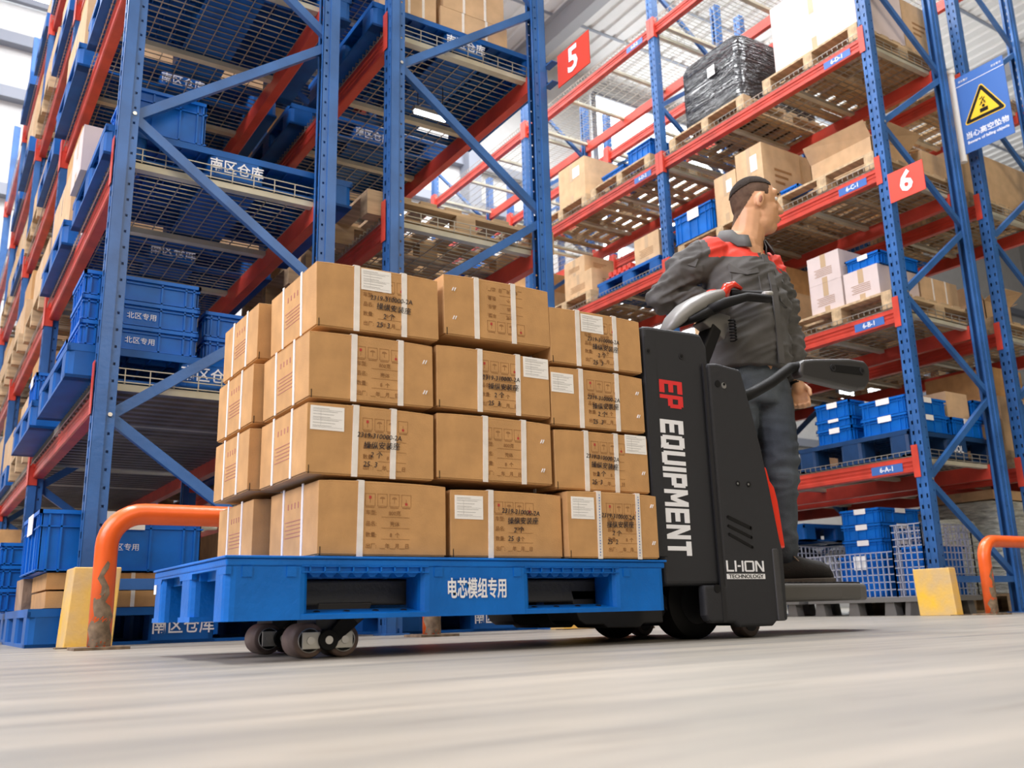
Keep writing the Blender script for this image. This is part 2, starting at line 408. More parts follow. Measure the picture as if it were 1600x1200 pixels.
g.box(-.009, -.0075, cy-.035, cy+.035, cz-.055, cz-.02).prism([(cy+.014*math.cos(a), cz-.002+.014*math.sin(a)) for a in [k*.7854 for k in range(8)]], 'x', -.009, -.0075)
for a, b_ in (((-.02, .03), (.0, .05)), ((.0, .05), (.02, .03)), ((.0, .05), (.0, .085)), ((.0, .075), (.025, .065)), ((-.005, .03), (-.022, .015)), ((.005, .03), (.03, .012)), ((0, .05), (-.02, .07))):
    g.bar((-.008, cy+a[0], cz+a[1]), (-.008, cy+b_[0], cz+b_[1]), .002, .008, upv=(0, .3, 1))
obj('pictogram', g.mesh('pictogram', BLACK), t)
obj('stripe', M().box(-.0045, -.003, -WD, 0, WH*.875, WH*.882).mesh('stripe', WHITE), t)
obj('lettering', txt('当心高空坠物', .062, WHITE, .001), t, (-.0045, -WD/2, .145), LEFT)
obj('lettering', txt('Beware of falling objects', .036, WHITE, .0008), t, (-.0045, -WD/2, .085), LEFT)
for yy in (-.07, -WD+.06): obj('lettering', txt('安全警示', .022, WHITE), t, (-.0045, yy, WH*.93), LEFT)
def loc_label(s, x, y, z, where):
    t = thing('location_label', 'blue rack location label %s, %s' % (s, where), 'label', (x, y, z))
    obj('sticker', M().box(-.001, .001, -.13, .13, -.03, .03).mesh('sticker', SIGNB), t)
    obj('lettering', txt(s, .052, WHITE, .001), t, (-.0018, 0, 0), LEFT)
for s, z in zip(('6-A-1', '6-B-1', '6-C-1', '6-D-1'), RT):
    loc_label(s, RX+.022, RY+.33, z-.07, 'on the near red beam of the right rack')
for s, z in zip(('6-A-2', '6-B-2', '6-C-2', '6-D-2', '6-E-2'), RT):
    if s in ('6-D-2', '6-E-2'): loc_label(s, RX+.022, RY+LB+.33, z-.07, 'on the far red beam of the right rack')
# ------------------------------------------------------------------ stock builders
def ppallet(Wd, D, Ht, text=None, m_=BLUE_R, detail=False):
    def b(t):
        g = M(); e = .012
        g.box(0, Wd, 0, D, Ht-.012, Ht); 
        g.box(0, Wd, 0, e, Ht-.032, Ht-.012).box(0, Wd, D-e, D, Ht-.032, Ht-.012).box(0, e, 0, D, Ht-.032, Ht-.012).box(Wd-e, Wd, 0, D, Ht-.032, Ht-.012)
        n = 14
        for k in range(1, n): x = Wd*k/n; g.box(x-.003, x+.003, e, D-e, Ht-.032, Ht-.012)
        for k in range(1, 9): y = D*k/9; g.box(e, Wd-e, y-.003, y+.003, Ht-.032, Ht-.012)
        obj('deck', g.mesh('deck', m_), t)
        lw = (.155*Wd, .225*Wd, .155*Wd); xs = (0, Wd/2-lw[1]/2, Wd-lw[2]); ld = (.17*D, .2*D, .17*D); ys = (0, D/2-ld[1]/2, D-ld[2])
        for i in range(3):
            for j in range(3):
                g = M(); cx = xs[i]+lw[i]/2; cyy = ys[j]+ld[j]/2; w2 = lw[i]/2; d2 = ld[j]/2; rr = []
                for z, sc in ((.014, 1), (Ht-.012, .985)):
                    ring = []
                    c = .35*min(w2, d2)
                    for sx, sy, a0 in ((1, 1, 0), (-1, 1, 90), (-1, -1, 180), (1, -1, 270)):
                        for da in (0, 45, 90):
                            a = R(a0+da); ring.append((cx+(sx*(w2-c)+c*math.cos(a))*sc, cyy+(sy*(d2-c)+c*math.sin(a))*sc, z))
                    rr.append(ring)
                g.rings(rr); lo = obj('leg', LEGC.setdefault((round(w2, 4), round(d2, 4), Ht, m_.name), M().rings([[(p[0]-cx, p[1]-cyy, p[2]) for p in r_] for r_ in rr]).mesh('leg', m_)), t, (cx, cyy, 0))
                if text and i == 1 and j == 0:
                    obj('lettering', txt(text, .072, WHITE, .0008, sx=.92), lo, (0, -d2-.001, Ht*.45), FRONT)
            g = M(); g.box(xs[i], xs[i]+lw[i], 0, D, 0, .014)
            obj('runner', g.mesh('runner', m_), t)
        obj('runner', M().box(0, Wd, 0, .07, 0, .013).mesh('runner', m_), t)
        obj('runner', M().box(0, Wd, D-.07, D, 0, .013).mesh('runner', m_), t)
    return b
LEGC = {}
def pal(x, y, z, label, text='南区仓库', w=1.2, d=1.0, h=.15, m_=BLUE_R, rotz=0, group=None):
    return spawn(('pp', w, d, h, text, m_.name), ppallet(w, d, h, text, m_), 'plastic_pallet', label, 'pallet', (x, y, z), rotz, group)
def wpallet(Wd, D, Ht):
    def b(t):
        pm = M().box(0, .1, 0, D, 0, .018).mesh('plank', WOOD)
        n = 8
        for k in range(n): obj('plank', pm, t, (k*(Wd-.1)/(n-1), 0, Ht-.018))
        st = M().box(0, Wd, 0, .09, 0, .018).mesh('stringer', WOOD)
        bl = M().box(0, .12, 0, .09, 0, Ht-.054).mesh('block', WOOD); bt = M().box(0, Wd, 0, .09, 0, .018).mesh('bottom_board', WOOD)
        for y in (0, D/2-.045, D-.09):
            obj('stringer', st, t, (0, y, Ht-.036)); obj('bottom_board', bt, t, (0, y, 0))
            for x in (0, Wd/2-.06, Wd-.12): obj('block', bl, t, (x, y, .018))
    return b
def wpal(x, y, z, label, w=1.2, d=1.0, h=.14, group=None, rotz=0):
    return spawn(('wp', w, d, h), wpallet(w, d, h), 'wooden_pallet', label, 'pallet', (x, y, z), rotz, group)
def crateb(L, D, Ht, text=None, card=False, m_=BLUE_C):
    def b(t):
        g = M(); w = .004; ti = .012
        g.box(ti, L-ti, ti, D-ti, 0, .006)
        g.box(ti, L-ti, ti, ti+w, 0, Ht).box(ti, L-ti, D-ti-w, D-ti, 0, Ht).box(ti, ti+w, ti, D-ti, 0, Ht).box(L-ti-w, L-ti, ti, D-ti, 0, Ht)
        obj('body', g.mesh('body', m_), t)
        g = M().box(0, L, 0, ti, Ht-.016, Ht).box(0, L, D-ti, D, Ht-.016, Ht).box(0, ti, 0, D, Ht-.016, Ht).box(L-ti, L, 0, D, Ht-.016, Ht)
        obj('rim', g.mesh('rim', m_), t)
        g = M(); e = .004
        for z in ([Ht*.72] if Ht > .09 else [])+[.004]:
            g.box(e, L-e, e, ti, z, z+.006).box(e, L-e, D-ti, D-e, z, z+.006).box(e, ti, 0, D, z, z+.006).box(L-ti, L-e, 0, D, z, z+.006)
        for fx in (.06, .13, .34, .66, .87, .94): x = L*fx; g.box(x-.004, x+.004, e, ti, 0, Ht).box(x-.004, x+.004, D-ti, D-e, 0, Ht)
        for fy in (.08, .18, .4, .6, .82, .92): y = D*fy; g.box(e, ti, y-.004, y+.004, 0, Ht).box(L-ti, L-e, y-.004, y+.004, 0, Ht)
        obj('ribs', g.mesh('ribs', m_), t)
        if text: obj('lettering', txt(text, .032, WHITE), t, (L/2, .003, Ht*.4), FRONT)
        if card:
            obj('label_card', M().box(-.003, 0, D*.34, D*.62, Ht*.66, Ht*1.0).mesh('label_card', PAPER), t, label='white label card')
            obj('label_card', M().box(L*.38, L*.62, -.003, 0, Ht*.70, Ht*1.0).mesh('label_card', PAPER), t, label='white label card')
    return b
def crate(x, y, z, L, D, Ht, label, text=None, card=False, rotz=0, group=None, m_=BLUE_C):
    return spawn(('cr', L, D, Ht, text, card, m_.name), crateb(L, D, Ht, text, card, m_), 'plastic_crate', label, 'crate', (x, y, z), rotz, group)
def cartonb(L, D, Ht, m_, strap=False, tape=True, sticker=False, prnt=False):
    def b(t):
        g = M().box(0, L, 0, D, 0, Ht-.004)
        g.box(0, L, 0, D/2-.003, Ht-.004, Ht).box(0, L, D/2+.003, D, Ht-.004, Ht)
        o = obj('body', g.mesh('body', m_), t)
        if tape: obj('tape', M().box(-.001, .0, D/2-.025, D/2+.025, Ht*.55, Ht).box(-.001, 0, D/2-.025, D/2+.025, 0, Ht*.2).box(0, L, D/2-.025, D/2+.025, Ht, Ht+.001).mesh('tape', TAPE), t)
        if strap:
            for f in (.33, .68): obj('strap', M().box(L*f-.008, L*f+.008, -.002, D+.002, Ht, Ht+.002).box(L*f-.008, L*f+.008, -.002, 0, 0, Ht+.002).mesh('strap', STRAP), t)
        if sticker: obj('paper_label', M().box(-.002, 0, D*.2, D*.45, Ht*.6, Ht*.85).mesh('paper_label', PAPER), t)
        if prnt:
            g = M()
            for k in range(3): g.box(L*.3, L*(.75-.1*k), -.001, 0, Ht*(.6-.1*k), Ht*(.64-.1*k))
            for k in range(5): g.box(-.001, 0, D*.25, D*(.8-.05*(k % 2)), Ht*(.5-.06*k), Ht*(.515-.06*k))
            obj('printing', g.mesh('printing', INK), t)
    return b
def carton(x, y, z, L, D, Ht, label, m_=CARTL, group=None, rotz=0, **k):
    return spawn(('ct', L, D, Ht, m_.name, tuple(sorted(k.items()))), cartonb(L, D, Ht, m_, **k), 'cardboard_box', label, 'box', (x, y, z), rotz, group)
# ------------------------------------------------------------------ stock on the racks
LV = ['the floor', 'the first shelf', 'the second shelf', 'the third shelf', 'the fourth shelf', 'the top shelf']
ORD = ['first', 'second', 'third', 'fourth', 'fifth', 'sixth', 'seventh', 'eighth']
POSY = [(.0, 1.0), (1.24, 2.2)]
def simple_pallet(name, m_):
    g = M()
    if m_ is WOOD:
        for k in range(8): g.box(k*1.1/7, k*1.1/7+.1, 0, 1, .12, .138)
        for y in (0, .455, .91):
            g.box(0, 1.2, y, y+.09, .102, .12).box(0, 1.2, y, y+.09, 0, .018)
            for x in (0, .54, 1.08): g.box(x, x+.12, y, y+.09, .018, .102)
    else:
        g.box(0, 1.2, 0, 1, .118, .15)
        for x0, x1 in ((0, .186), (.465, .735), (1.014, 1.2)):
            g.box(x0, x1, 0, 1, 0, .014)
            for y0, y1 in ((0, .17), (.4, .6), (.83, 1)): g.box(x0, x1, y0, y1, .014, .118)
    return g.mesh(name, m_)
SPW = simple_pallet('wooden_pallet', WOOD); SPB = simple_pallet('plastic_pallet', BLUE_R)
def stock(side, row, x, y0, tops, lv, pos, kind, seed, cx=None):
    rnd = random.Random(seed); z = ([0]+tops)[lv]+(.0065 if lv else 0)
    bay, half = divmod(pos, 2); y = y0+bay*LB+PW+.025+half*1.2+rnd.uniform(0, .05)
    x = x+rnd.uniform(-.03, .03)
    where = '%s, %s rack %s, %s from front' % (LV[lv].replace('the ', ''), side, row, ORD[pos])
    far = pos >= 2
    if kind[0] == 'b': 
        ph = .15
        if far: tag(obj('plastic_pallet', SPB, None, (x, y, z)), 'blue plastic pallet, '+where, 'pallet')
        else: pal(x, y, z, 'blue plastic pallet, '+where)
    else:
        ph = .14 if not far else .138
        if far: tag(obj('wooden_pallet', SPW, None, (x, y, z)), 'wooden pallet, '+where, 'pallet')
        else: wpal(x, y, z, 'wooden pallet, '+where)
    z += ph+.001
    for q, c in enumerate(kind[1:]):
        nm = ['left', 'middle', 'right'][q % 3] if len(kind) > 2 else ''
        n = len(kind)-1; xx = x+.03+(1.14/n)*q; wd = 1.14/n-.03
        if c == 'c':
            k = 3 if wd < .7 else 2
            for j in range(k):
                crate(xx, y+.05, z+j*.152, round(min(wd, .6), 2), .4, .15, '%s blue crate %s, %s' % (['lowest', 'next', 'upper'][j], nm, where), None, True)
        elif c == 'k':
            hh = rnd.choice((.3, .38, .46)); carton(xx, y+.04, z, round(wd, 2), .85, hh, ('brown carton %s, %s' % (nm, where)).replace(' ,', ','), CARTL)
            if rnd.random() < .5: carton(xx+.03, y+.09, z+hh+.001, round(wd-.08, 2), .6, .26, ('topmost brown carton %s, %s' % (nm, where)).replace(' ,', ','), CART, tape=False)
        elif c == 'w':
            carton(xx, y+.03, z, round(wd, 2), .8, .34, ('pale carton %s, %s' % (nm, where)).replace(' ,', ','), CARTL, sticker=True)
# left rack, aisle row
pat = {1: 'bck,bc,wk,bkc,wk,b', 2: 'b,bk,wk,wkc,wk,wk', 3: 'b,bkk,b,wk,bk,wk', 4: 'bcc,b,bk,wk,bk,bk', 5: 'b,bcc,b,b,bk,b'}
for lv, s in pat.items():
    for pos, k in enumerate(s.split(',')):
        if (lv, pos) in ((1, 0), (2, 0), (1, 1)): continue
        stock('left', 'aisle row', LX-.04, LY, LT, lv, pos, k, lv*31+pos)
for pos, k in enumerate(('', 'b', 'bc', 'wk', 'bck')):
    if k: stock('left', 'aisle row', LX-.10, LY, LT, 0, pos, k, 900+pos)
pat2 = {1: 'bc,wk,b,wk', 2: 'w,wk,w,wk', 3: 'b,b,wk,b', 4: 'bc,bk,b,wk', 5: 'b,wk,b,b'}
for lv, s in pat2.items():
    for pos, k in enumerate(s.split(',')):
        if (lv, pos) in ((3, 0),): continue
        stock('left', 'inner row', LXB-.08, LY, LT, lv, pos, k, lv*57+pos+7)
for pos, k in enumerate(('', 'bk', 'wk')):
    if k: stock('left', 'inner row', LXB-.08, LY, LT, 0, pos, k, 950+pos)
# near loads of the left rack, placed one by one
pal(.41, 4.06+.125, 0, 'blue pallet on the floor of the left rack beside the yellow post guard')
pal(1.98, 4.08+.11, 0, 'blue pallet on the floor of the left rack behind the loaded pallet')
for k, (z, lab) in enumerate(((.152, 'lower'), (.226, 'upper'))):
    carton(.47, 4.1+.02*k+.10, z, 1.0, .5, .066, '%s flat brown carton with a white strap under the big blue crate' % lab, CART, strap=True, tape=False)
carton(.44, 4.68+.10, .152, .7, .30, .14, 'crumpled brown carton on the floor pallet behind the flat cartons', BAG, tape=False)
crate(.42, 4.1+.10, .296, .66, .62, .25, 'large blue crate on flat cartons behind the orange barrier', '北区专用', True)
for k in range(3):
    crate(.36, 5.06+.10, .152+k*.11, .4, .3, .108, '%s of the three small blue crates behind the large crate, left rack floor' % ('lowest', 'middle', 'topmost')[k])
crate(.36, 5.42+.10, .152, .4, .3, .3, 'blue crate at the back of the left rack floor pallet')
pal(.46, 4.05+.12, 1.1015, 'blue pallet marked with white characters, first shelf of left rack front')
for k in range(3):
    crate(.50, 4.08+.10, 1.2525+k*.114, .5, .36, .113, '%s of three wide blue crates beside the first left upright' % ('lowest', 'middle', 'topmost')[k], '北区专用' if k < 2 else None)
for k in range(2):
    crate(1.04, 4.14+.10, 1.2525+k*.126, .5, .4, .125, '%s small blue crate with white labels above the pallet marking' % ('lower', 'upper')[k], None, True)
crate(.50, 4.5+.10, 1.2525, .5, .36, .13, 'blue crate at the back of the front first shelf pallet, left rack')
pal(.45, 5.30+.10, 1.1015, 'second blue pallet from the front on the first shelf, left rack')
crate(.46, 5.33+.10, 1.2525, .3, .36, .16, 'upright blue crate on the second pallet of the first shelf, left rack', None, True)
carton(.80, 5.33+.10, 1.2525, .5, .6, .2, 'white sided carton on the second pallet of the first shelf', CARTW)
pal(.53, 4.01+.15, 2.1465, 'blue pallet marked with white characters on the second shelf, left rack')
crate(.60, 4.06+.10, 2.2975, .38, .4, .225, 'tall blue crate on the second shelf pallet behind the left upright')
crate(1.0, 4.5+.10, 2.2975, .4, .4, .10, 'low blue crate at the back of the second shelf pallet, left rack')
carton(.50, 4.6+.10, 2.2975, .4, .35, .25, 'pale carton with strapping behind the tall blue crate', CARTW, strap=True)
carton(.60, 5.08+.10, 2.152, .1, .16, .34, 'narrow white carton standing between second shelf pallets, left rack', CARTW, tape=False)
pal(1.83, 4.04+.12, 3.2765, 'blue pallet carrying brown cartons, third shelf of left inner row')
for k, (x, w, hh, lab) in enumerate(((1.97, .26, .24, 'left'), (2.26, .46, .13, 'lower right'), (2.26, .42, .2, 'upper right'))):
    carton(x+(.02 if k == 2 else 0), 4.06+.10, 3.4275+(.132 if k == 2 else 0), w, .5, hh, '%s brown strapped carton on the third shelf pallet, inner row' % lab, CARTL, strap=True)
# right rack, aisle row, front bay
X0 = RX+.02
t = wpal(X0, RY+.11, RT[3]+.0065, 'wooden pallet under the big white sided carton, fourth shelf right rack')
t = carton(X0+.04, RY+.12, RT[3]+.1475, .62, .86, .66, 'big white sided carton on the fourth shelf, right rack front', CARTW, prnt=False)
t = carton(X0+.70, RY+.14, RT[3]+.1475, .46, .8, .5, 'tall brown printed carton beside the white carton, fourth shelf', CARTL, prnt=True)
wpal(X0, RY+1.34, RT[3]+.0065, 'wooden pallet under the black wrapped load')
def wrapped(L, D, Ht, m_, seed):
    def b(t):
        g = M(); rr = []; rnd = random.Random(seed); n = 28
        for j in range(12):
            z = Ht*j/11; ring = []
            for i in range(n):
                a = 2*math.pi*i/n; c, s = math.cos(a), math.sin(a); p = 16 if j < 11 else 9
                rx = (abs(c)**(2/p))*math.copysign(1, c); ry = (abs(s)**(2/p))*math.copysign(1, s)
                q = 1-.012*rnd.random()-(0.03 if j == 11 else 0)
                ring.append((L/2+rx*L/2*q, D/2+ry*D/2*q, z+(.02*rnd.random() if j == 11 else 0)))
            rr.append(ring)
        g.rings(rr); obj('film', g.mesh('film', m_), t)
        obj('paper_label', M().box(-.004, -.002, D*.4, D*.52, Ht*.6, Ht*.75).mesh('paper_label', PAPER), t)
        g = M()
        for k in range(5): z = Ht*(.1+.18*k); g.tube([(-.001, .03, z), (-.004, D*.5, z+.03), (-.001, D-.03, z+.01)], .003, 5).tube([(.03, -.001, z), (L*.5, -.004, z+.04), (L-.03, -.001, z)], .003, 5)
        obj('film_fold', g.mesh('film_fold', m_), t)
    return b
spawn('wb', wrapped(1.06, .78, .68, FILMB, 3), 'wrapped_load', 'load wrapped in shiny black film on the fourth shelf, right rack', 'load', (X0+.04, RY+1.38, RT[3]+.149))
wpal(X0, RY+.11, RT[2]+.0065, 'wooden pallet under the open cartons, third shelf right rack')
def opencarton(L, D, Ht, m_):
    def b(t):
        g = M().box(0, L, 0, D, 0, .005).box(0, L, 0, .006, 0, Ht).box(0, L, D-.006, D, 0, Ht).box(0, .006, 0, D, 0, Ht).box(L-.006, L, 0, D, 0, Ht)
        obj('body', g.mesh('body', m_), t)
        for k, (a, b_, c, d) in enumerate((((0, 0, Ht), (L, 0, Ht), (L, -.12, Ht+.09), (0, -.14, Ht+.07)), ((0, D, Ht), (L, D, Ht), (L, D+.05, Ht+.16), (0, D+.05, Ht+.16)), ((0, 0, Ht), (0, D, Ht), (-.08, D, Ht+.14), (-.08, 0, Ht+.12)), ((L, 0, Ht), (L, D, Ht), (L+.13, D, Ht+.04), (L+.13, 0, Ht+.05)))):
            a, b_, c, d = map(Vector, (a, b_, c, d)); nn = (b_-a).cross(c-a).normalized()*.005
            obj('flap', M().add([a, b_, c, d, a+nn, b_+nn, c+nn, d+nn], [(0, 3, 2, 1), (4, 5, 6, 7), (0, 1, 5, 4), (1, 2, 6, 5), (2, 3, 7, 6), (3, 0, 4, 7)]).mesh('flap', m_), t)
    return b
spawn('oc1', opencarton(.5, .6, .22, CARTL), 'open_carton', 'open brown carton with raised flaps on the third shelf, right rack', 'box', (X0+.16, RY+.22, RT[2]+.1485))
carton(X0+.80, RY+.2, RT[2]+.1475, .36, .6, .26, 'closed brown carton right of the open carton, third shelf', CARTL)
crate(X0+.02, RY+.86, RT[2]+.1475, .3, .2, .05, 'small blue tray at the end of the third shelf wooden pallet')
wpal(X0, RY+1.2, RT[2]+.0065, 'wooden pallet under tall cartons behind the man, third shelf', 1.2, 1.12)
carton(X0+.02, RY+1.21, RT[2]+.1475, .5, .31, .6, 'tall pale carton with a white label above the man, right one', CARTL, sticker=True, prnt=True)
carton(X0+.54, RY+1.24, RT[2]+.1475, .6, .5, .62, 'tall brown carton behind the pale carton above the man', CARTL, prnt=True)
carton(X0+.02, RY+1.53, RT[2]+.1475, .5, .27, .48, 'lower pale carton left of the tall pale carton above the man', CARTL, sticker=True)
crate(X0-.01, RY+1.82, RT[2]+.1475, .62, .53, .29, 'blue crate beside the man\'s head on the third shelf', None, True)
wpal(X0, RY+.11, RT[1]+.0065, 'wooden pallet with pale cartons, second shelf right rack front')
carton(X0+.03, RY+.22, RT[1]+.1475, .5, .31, .25, 'pale pink carton at the front of the second shelf, right rack', CARTW, prnt=True)
carton(X0+.03, RY+.55, RT[1]+.1475, .4, .31, .245, 'lower pale pink carton of the pair on the second shelf', CARTW, prnt=True)
carton(X0+.03, RY+.55, RT[1]+.394, .4, .31, .24, 'upper pale pink carton of the pair on the second shelf', CARTW, prnt=True)
crate(X0+.05, RY+.2, RT[1]+.3985, .5, .32, .11, 'blue crate on top of the front pale carton, second shelf', None, True)
carton(X0+.56, RY+.22, RT[1]+.1475, .5, .6, .25, 'brown strapped carton behind the pale cartons, second shelf', CARTL, strap=True)
spawn('oc2', opencarton(.4, .5, .2, CARTL), 'open_carton', 'open brown carton on the inner row pallet behind the pole, second shelf', 'box', (X0+1.48, RY+.24, RT[1]+.1485))
wpal(X0+1.36, RY+.12, RT[1]+.0065, 'wooden pallet of the inner row, second shelf, right rack')
pal(X0, RY+.12, RT[0]+.0065, 'dark blue pallet marked SQL, first shelf of right rack front', 'SQL', 1.2, 1.0, .19, BLUE_D)
for k, (x, y, z, L, D, hh, lab) in enumerate(((.02, .12, 0, .5, .4, .13, 'lower blue crate at the front of the dark blue pallet'), (.02, .12, .131, .5, .4, .13, 'upper blue crate at the front of the dark blue pallet'), (.02, .6, 0, .5, .34, .12, 'lowest blue crate at the back of the dark blue pallet'), (.02, .6, .121, .48, .34, .07, 'middle blue crate at the back of the dark blue pallet'), (.02, .6, .192, .5, .34, .13, 'topmost blue crate below the man\'s hand'), (.56, .12, 0, .42, .4, .14, 'blue crate under the brown carton, first shelf right rack'))):
    crate(X0+x, RY+y, RT[0]+.1975+z, L, D, hh, lab, None, True)
carton(X0+.56, RY+.14, RT[0]+.341, .28, .3, .2, 'brown carton standing on a blue crate beside the second upright', CARTL)
crate(X0+.88, RY+.12, RT[0]+.341, .26, .4, .16, 'blue picking bin beside the brown carton, first shelf right rack', None)
# floor of the right rack: mesh cages and crates
def cage(L, D, Ht, legs=True, m_=CAGE):
    def b(t):
        z0 = .13
        def panel(a, b_):
            g = M(); a = Vector(a); b_ = Vector(b_); n = max(2, int((b_-a).length/.045)); nz = max(2, int(Ht/.05))
            for k in range(n+1): p = a.lerp(b_, k/n); g.bar(p+Vector((0, 0, z0)), p+Vector((0, 0, z0+Ht)), .007)
            for k in range(nz+1): g.bar(a+Vector((0, 0, z0+Ht*k/nz)), b_+Vector((0, 0, z0+Ht*k/nz)), .007)
            return g.mesh('mesh_panel', m_)
        for a, b_ in (((0, 0, 0), (L, 0, 0)), ((L, 0, 0), (L, D, 0)), ((L, D, 0), (0, D, 0)), ((0, D, 0), (0, 0, 0))): obj('mesh_panel', panel(a, b_), t)
        obj('base_frame', M().box(-.01, L+.01, -.01, D+.01, z0-.035, z0).mesh('base_frame', GREYP), t)
        lg = M().prism([(-.05, 0), (.05, 0), (.035, z0-.035), (-.035, z0-.035)], 'x', -.04, .04).mesh('foot', GREYP)
        for x in (.05, L-.05):
            for y in (.08, D/2, D-.08): obj('foot', lg, t, (x, y, 0))
    return b
spawn('cg1', cage(.60, .78, .32), 'mesh_basket', 'low grey wire mesh basket on the floor behind the truck platform', 'basket', (X0+.02, RY+.38, 0))
spawn('cg2', cage(.60, .24, .50), 'mesh_cage', 'tall grey wire mesh cage beside the yellow guard, right rack', 'cage', (X0+.0, RY+.12, 0))
crate(X0+.06, RY+.5, .135, .5, .4, .30, 'blue crate inside the low wire mesh basket', None, True)
crate(X0+.05, RY+.14, .135, .48, .2, .34, 'blue crate inside the tall wire mesh cage', None)
for k in range(3):
    crate(X0+.12, RY+.52, .437+k*.118, .5, .36, .116, '%s blue crate of the stack rising out of the mesh basket' % ('lowest', 'middle', 'topmost')[k], None, True)
spawn('cg3', cage(.9, .7, .42), 'mesh_cage', 'wire mesh cage on the floor behind the crate stack, right rack', 'cage', (X0+.05, RY+1.3, 0))
g = M(); random.seed(5)
for k in range(9): g.ell((random.uniform(.2, .7), random.uniform(.2, .5), .30+random.uniform(0, .15)), (.16, .15, .14), nu=9, nv=6)
tag(obj('rubbish_bags', g.mesh('rubbish_bags', FILMB, True), None, (X0+.05, RY+1.32, 0)), 'black plastic bags heaped in the wire cage behind the crates', 'bag')
pal(X0+.2, RY+1.3, .60, 'blue pallet lying on the mesh cage at the back, right rack', None, 1.0, .8, .14)
spawn('wf', wrapped(.58, .7, .56, FILM, 9), 'wrapped_load', 'clear film wrapped load behind the right orange barrier', 'load', (X0+.66, RY+.42, .14))
wpal(X0+.66, RY+.40, 0, 'wooden pallet under the clear wrapped load', .58, .74, .138)
spawn('wf2', wrapped(.95, .8, .72, FILM, 12), 'wrapped_load', 'large clear wrapped load on the floor of the far right row', 'load', (RXB+.04, RY+.3, .142))
wpal(RXB+.03, RY+.25, 0, 'wooden pallet under the large clear wrapped load')
carton(RXB+.05, RY+.34, 0.886, .9, .6, .075, 'flat brown carton on top of the large clear wrapped load', CARTL)
# second bay of the right rack, near row
pal(X0, RY+LB+.16, RT[2]+.0065, 'blue pallet with a printed carton, third shelf past the second post')
carton(X0+.05, RY+LB+.2, RT[2]+.158, .4, .38, .3, 'white sided printed carton on the blue pallet past the second post', CARTL, prnt=True)
g = M()
for k in range(6): g.bar((.02, .02+.08*k, .03+.0*k), (.9, .02+.08*k, .03), .05)
for k in range(5): g.bar((.02, .06+.08*k, .085), (.9, .06+.08*k, .085), .05)
tag(obj('beam_bundle', g.mesh('beam_bundle', RED), None, (X0+.05, RY+LB+.64, RT[2]+.155)), 'stack of spare red beams on the blue pallet behind the carton', 'beam')
wpal(X0, RY+LB+1.28, RT[2]+.0065, 'wooden pallet with two stacked cartons, third shelf right rack')
carton(X0+.04, RY+LB+1.3, RT[2]+.1475, .5, .5, .26, 'lower printed carton beside the post with sign 5, right rack', CARTL, prnt=True)
carton(X0+.04, RY+LB+1.42, RT[2]+.407, .42, .38, .2, 'upper printed carton beside the post with sign 5, right rack', CARTL, prnt=True)
wpal(X0, RY+LB+.2, RT[3]+.0065, 'wooden pallet with blue crates, fourth shelf past the second post')
crate(X0+.05, RY+LB+.22, RT[3]+.1475, .5, .4, .2, 'blue crate on the fourth shelf wooden pallet past second post', None)
crate(X0+.05, RY+LB+.66, RT[3]+.1475, .5, .4, .1, 'second blue crate on the fourth shelf pallet past second post', None)
carton(X0+.04, RY+LB+1.34, RT[3]+.1475, .5, .5, .5, 'white sided carton on the fourth shelf past second post', CARTL, sticker=True)
wpal(X0, RY+LB+1.28, RT[3]+.0065, 'rear wooden pallet on the fourth shelf past the second post')
patR = {1: ',,bc,wk,bk,wk', 2: ',wk,wk,bk,wk,wk', 3: ',,,,wk,bc', 4: ',,,,,b'}
for lv, s in patR.items():
    for pos, k in enumerate(s.split(',')):
        if k: stock('right', 'aisle row', RX+.04, RY, RT, lv, pos, k, 300+lv*31+pos)
patR2 = {1: 'wkc,wk,bc,wk', 2: ',wk,wk', 3: 'wk,bk,wk', 4: 'w,,'}
for lv, s in patR2.items():
    for pos, k in enumerate(s.split(',')):
        if k: stock('right', 'inner row', RXB+.055, RY, RT, lv, pos, k, 500+lv*31+pos)
for pos, k in enumerate(',,bk,wk,bc'.split(',')):
    if k: stock('right', 'aisle row', RX+.04, RY, RT, 0, pos, k, 990+pos)
rackL = bpy.data.objects['pallet_rack']
pn = M().prism([(0, 0), (.045, 0), (.050, .018), (.092, .018), (.092, .022), (0, .022)], 'x', .012, A-.012).mesh('steel_deck_panel', mat('dark_deck_steel', (.20, .185, .17), .5, var=.3))
for bay in range(2):
    for k in range(23): obj('steel_deck_panel', pn, rackL, (0, bay*LB+PW+.03+k*.1, LT[0]-.035))
# ------------------------------------------------------------------ post guards and barriers
def guard(label, x, y, w=.17, d=.2, hh=.3, mirror=False):
    t = thing('post_guard', label, 'guard', (x, y, 0))
    s = -1 if mirror else 1
    g = M().prism([(0, 0), (s*w, 0), (s*w, .008), (s*.012, .012), (s*.008, d), (0, d)], 'z', 0, hh)
    # taper: widen the foot
    g.v = [(v[0]*(1+.0*(1-v[2]/hh)) - s*.02*(1-v[2]/hh), v[1]-.03*(1-v[2]/hh), v[2]) for v in g.v]
    o = obj('guard_plate', g.mesh('guard_plate', YELLOW), t); mod_bevel(o, .006)
    obj('foot_plate', M().box(-.05, s*w+.02, -.06, -.001, 0, .005).mesh('foot_plate', RUST), t)
    return t
guard('tall worn yellow post guard at the first left upright', .53, 3.925)
guard('yellow post guard at the upright with sign 5', 2.80, 3.90, .17, .12)
guard('wide yellow post guard at the upright with sign 6', 5.82, 3.70, .075, .27, .31)
guard('small yellow post guard at the second left upright', .44, LY+LB-.06, .05, .12)
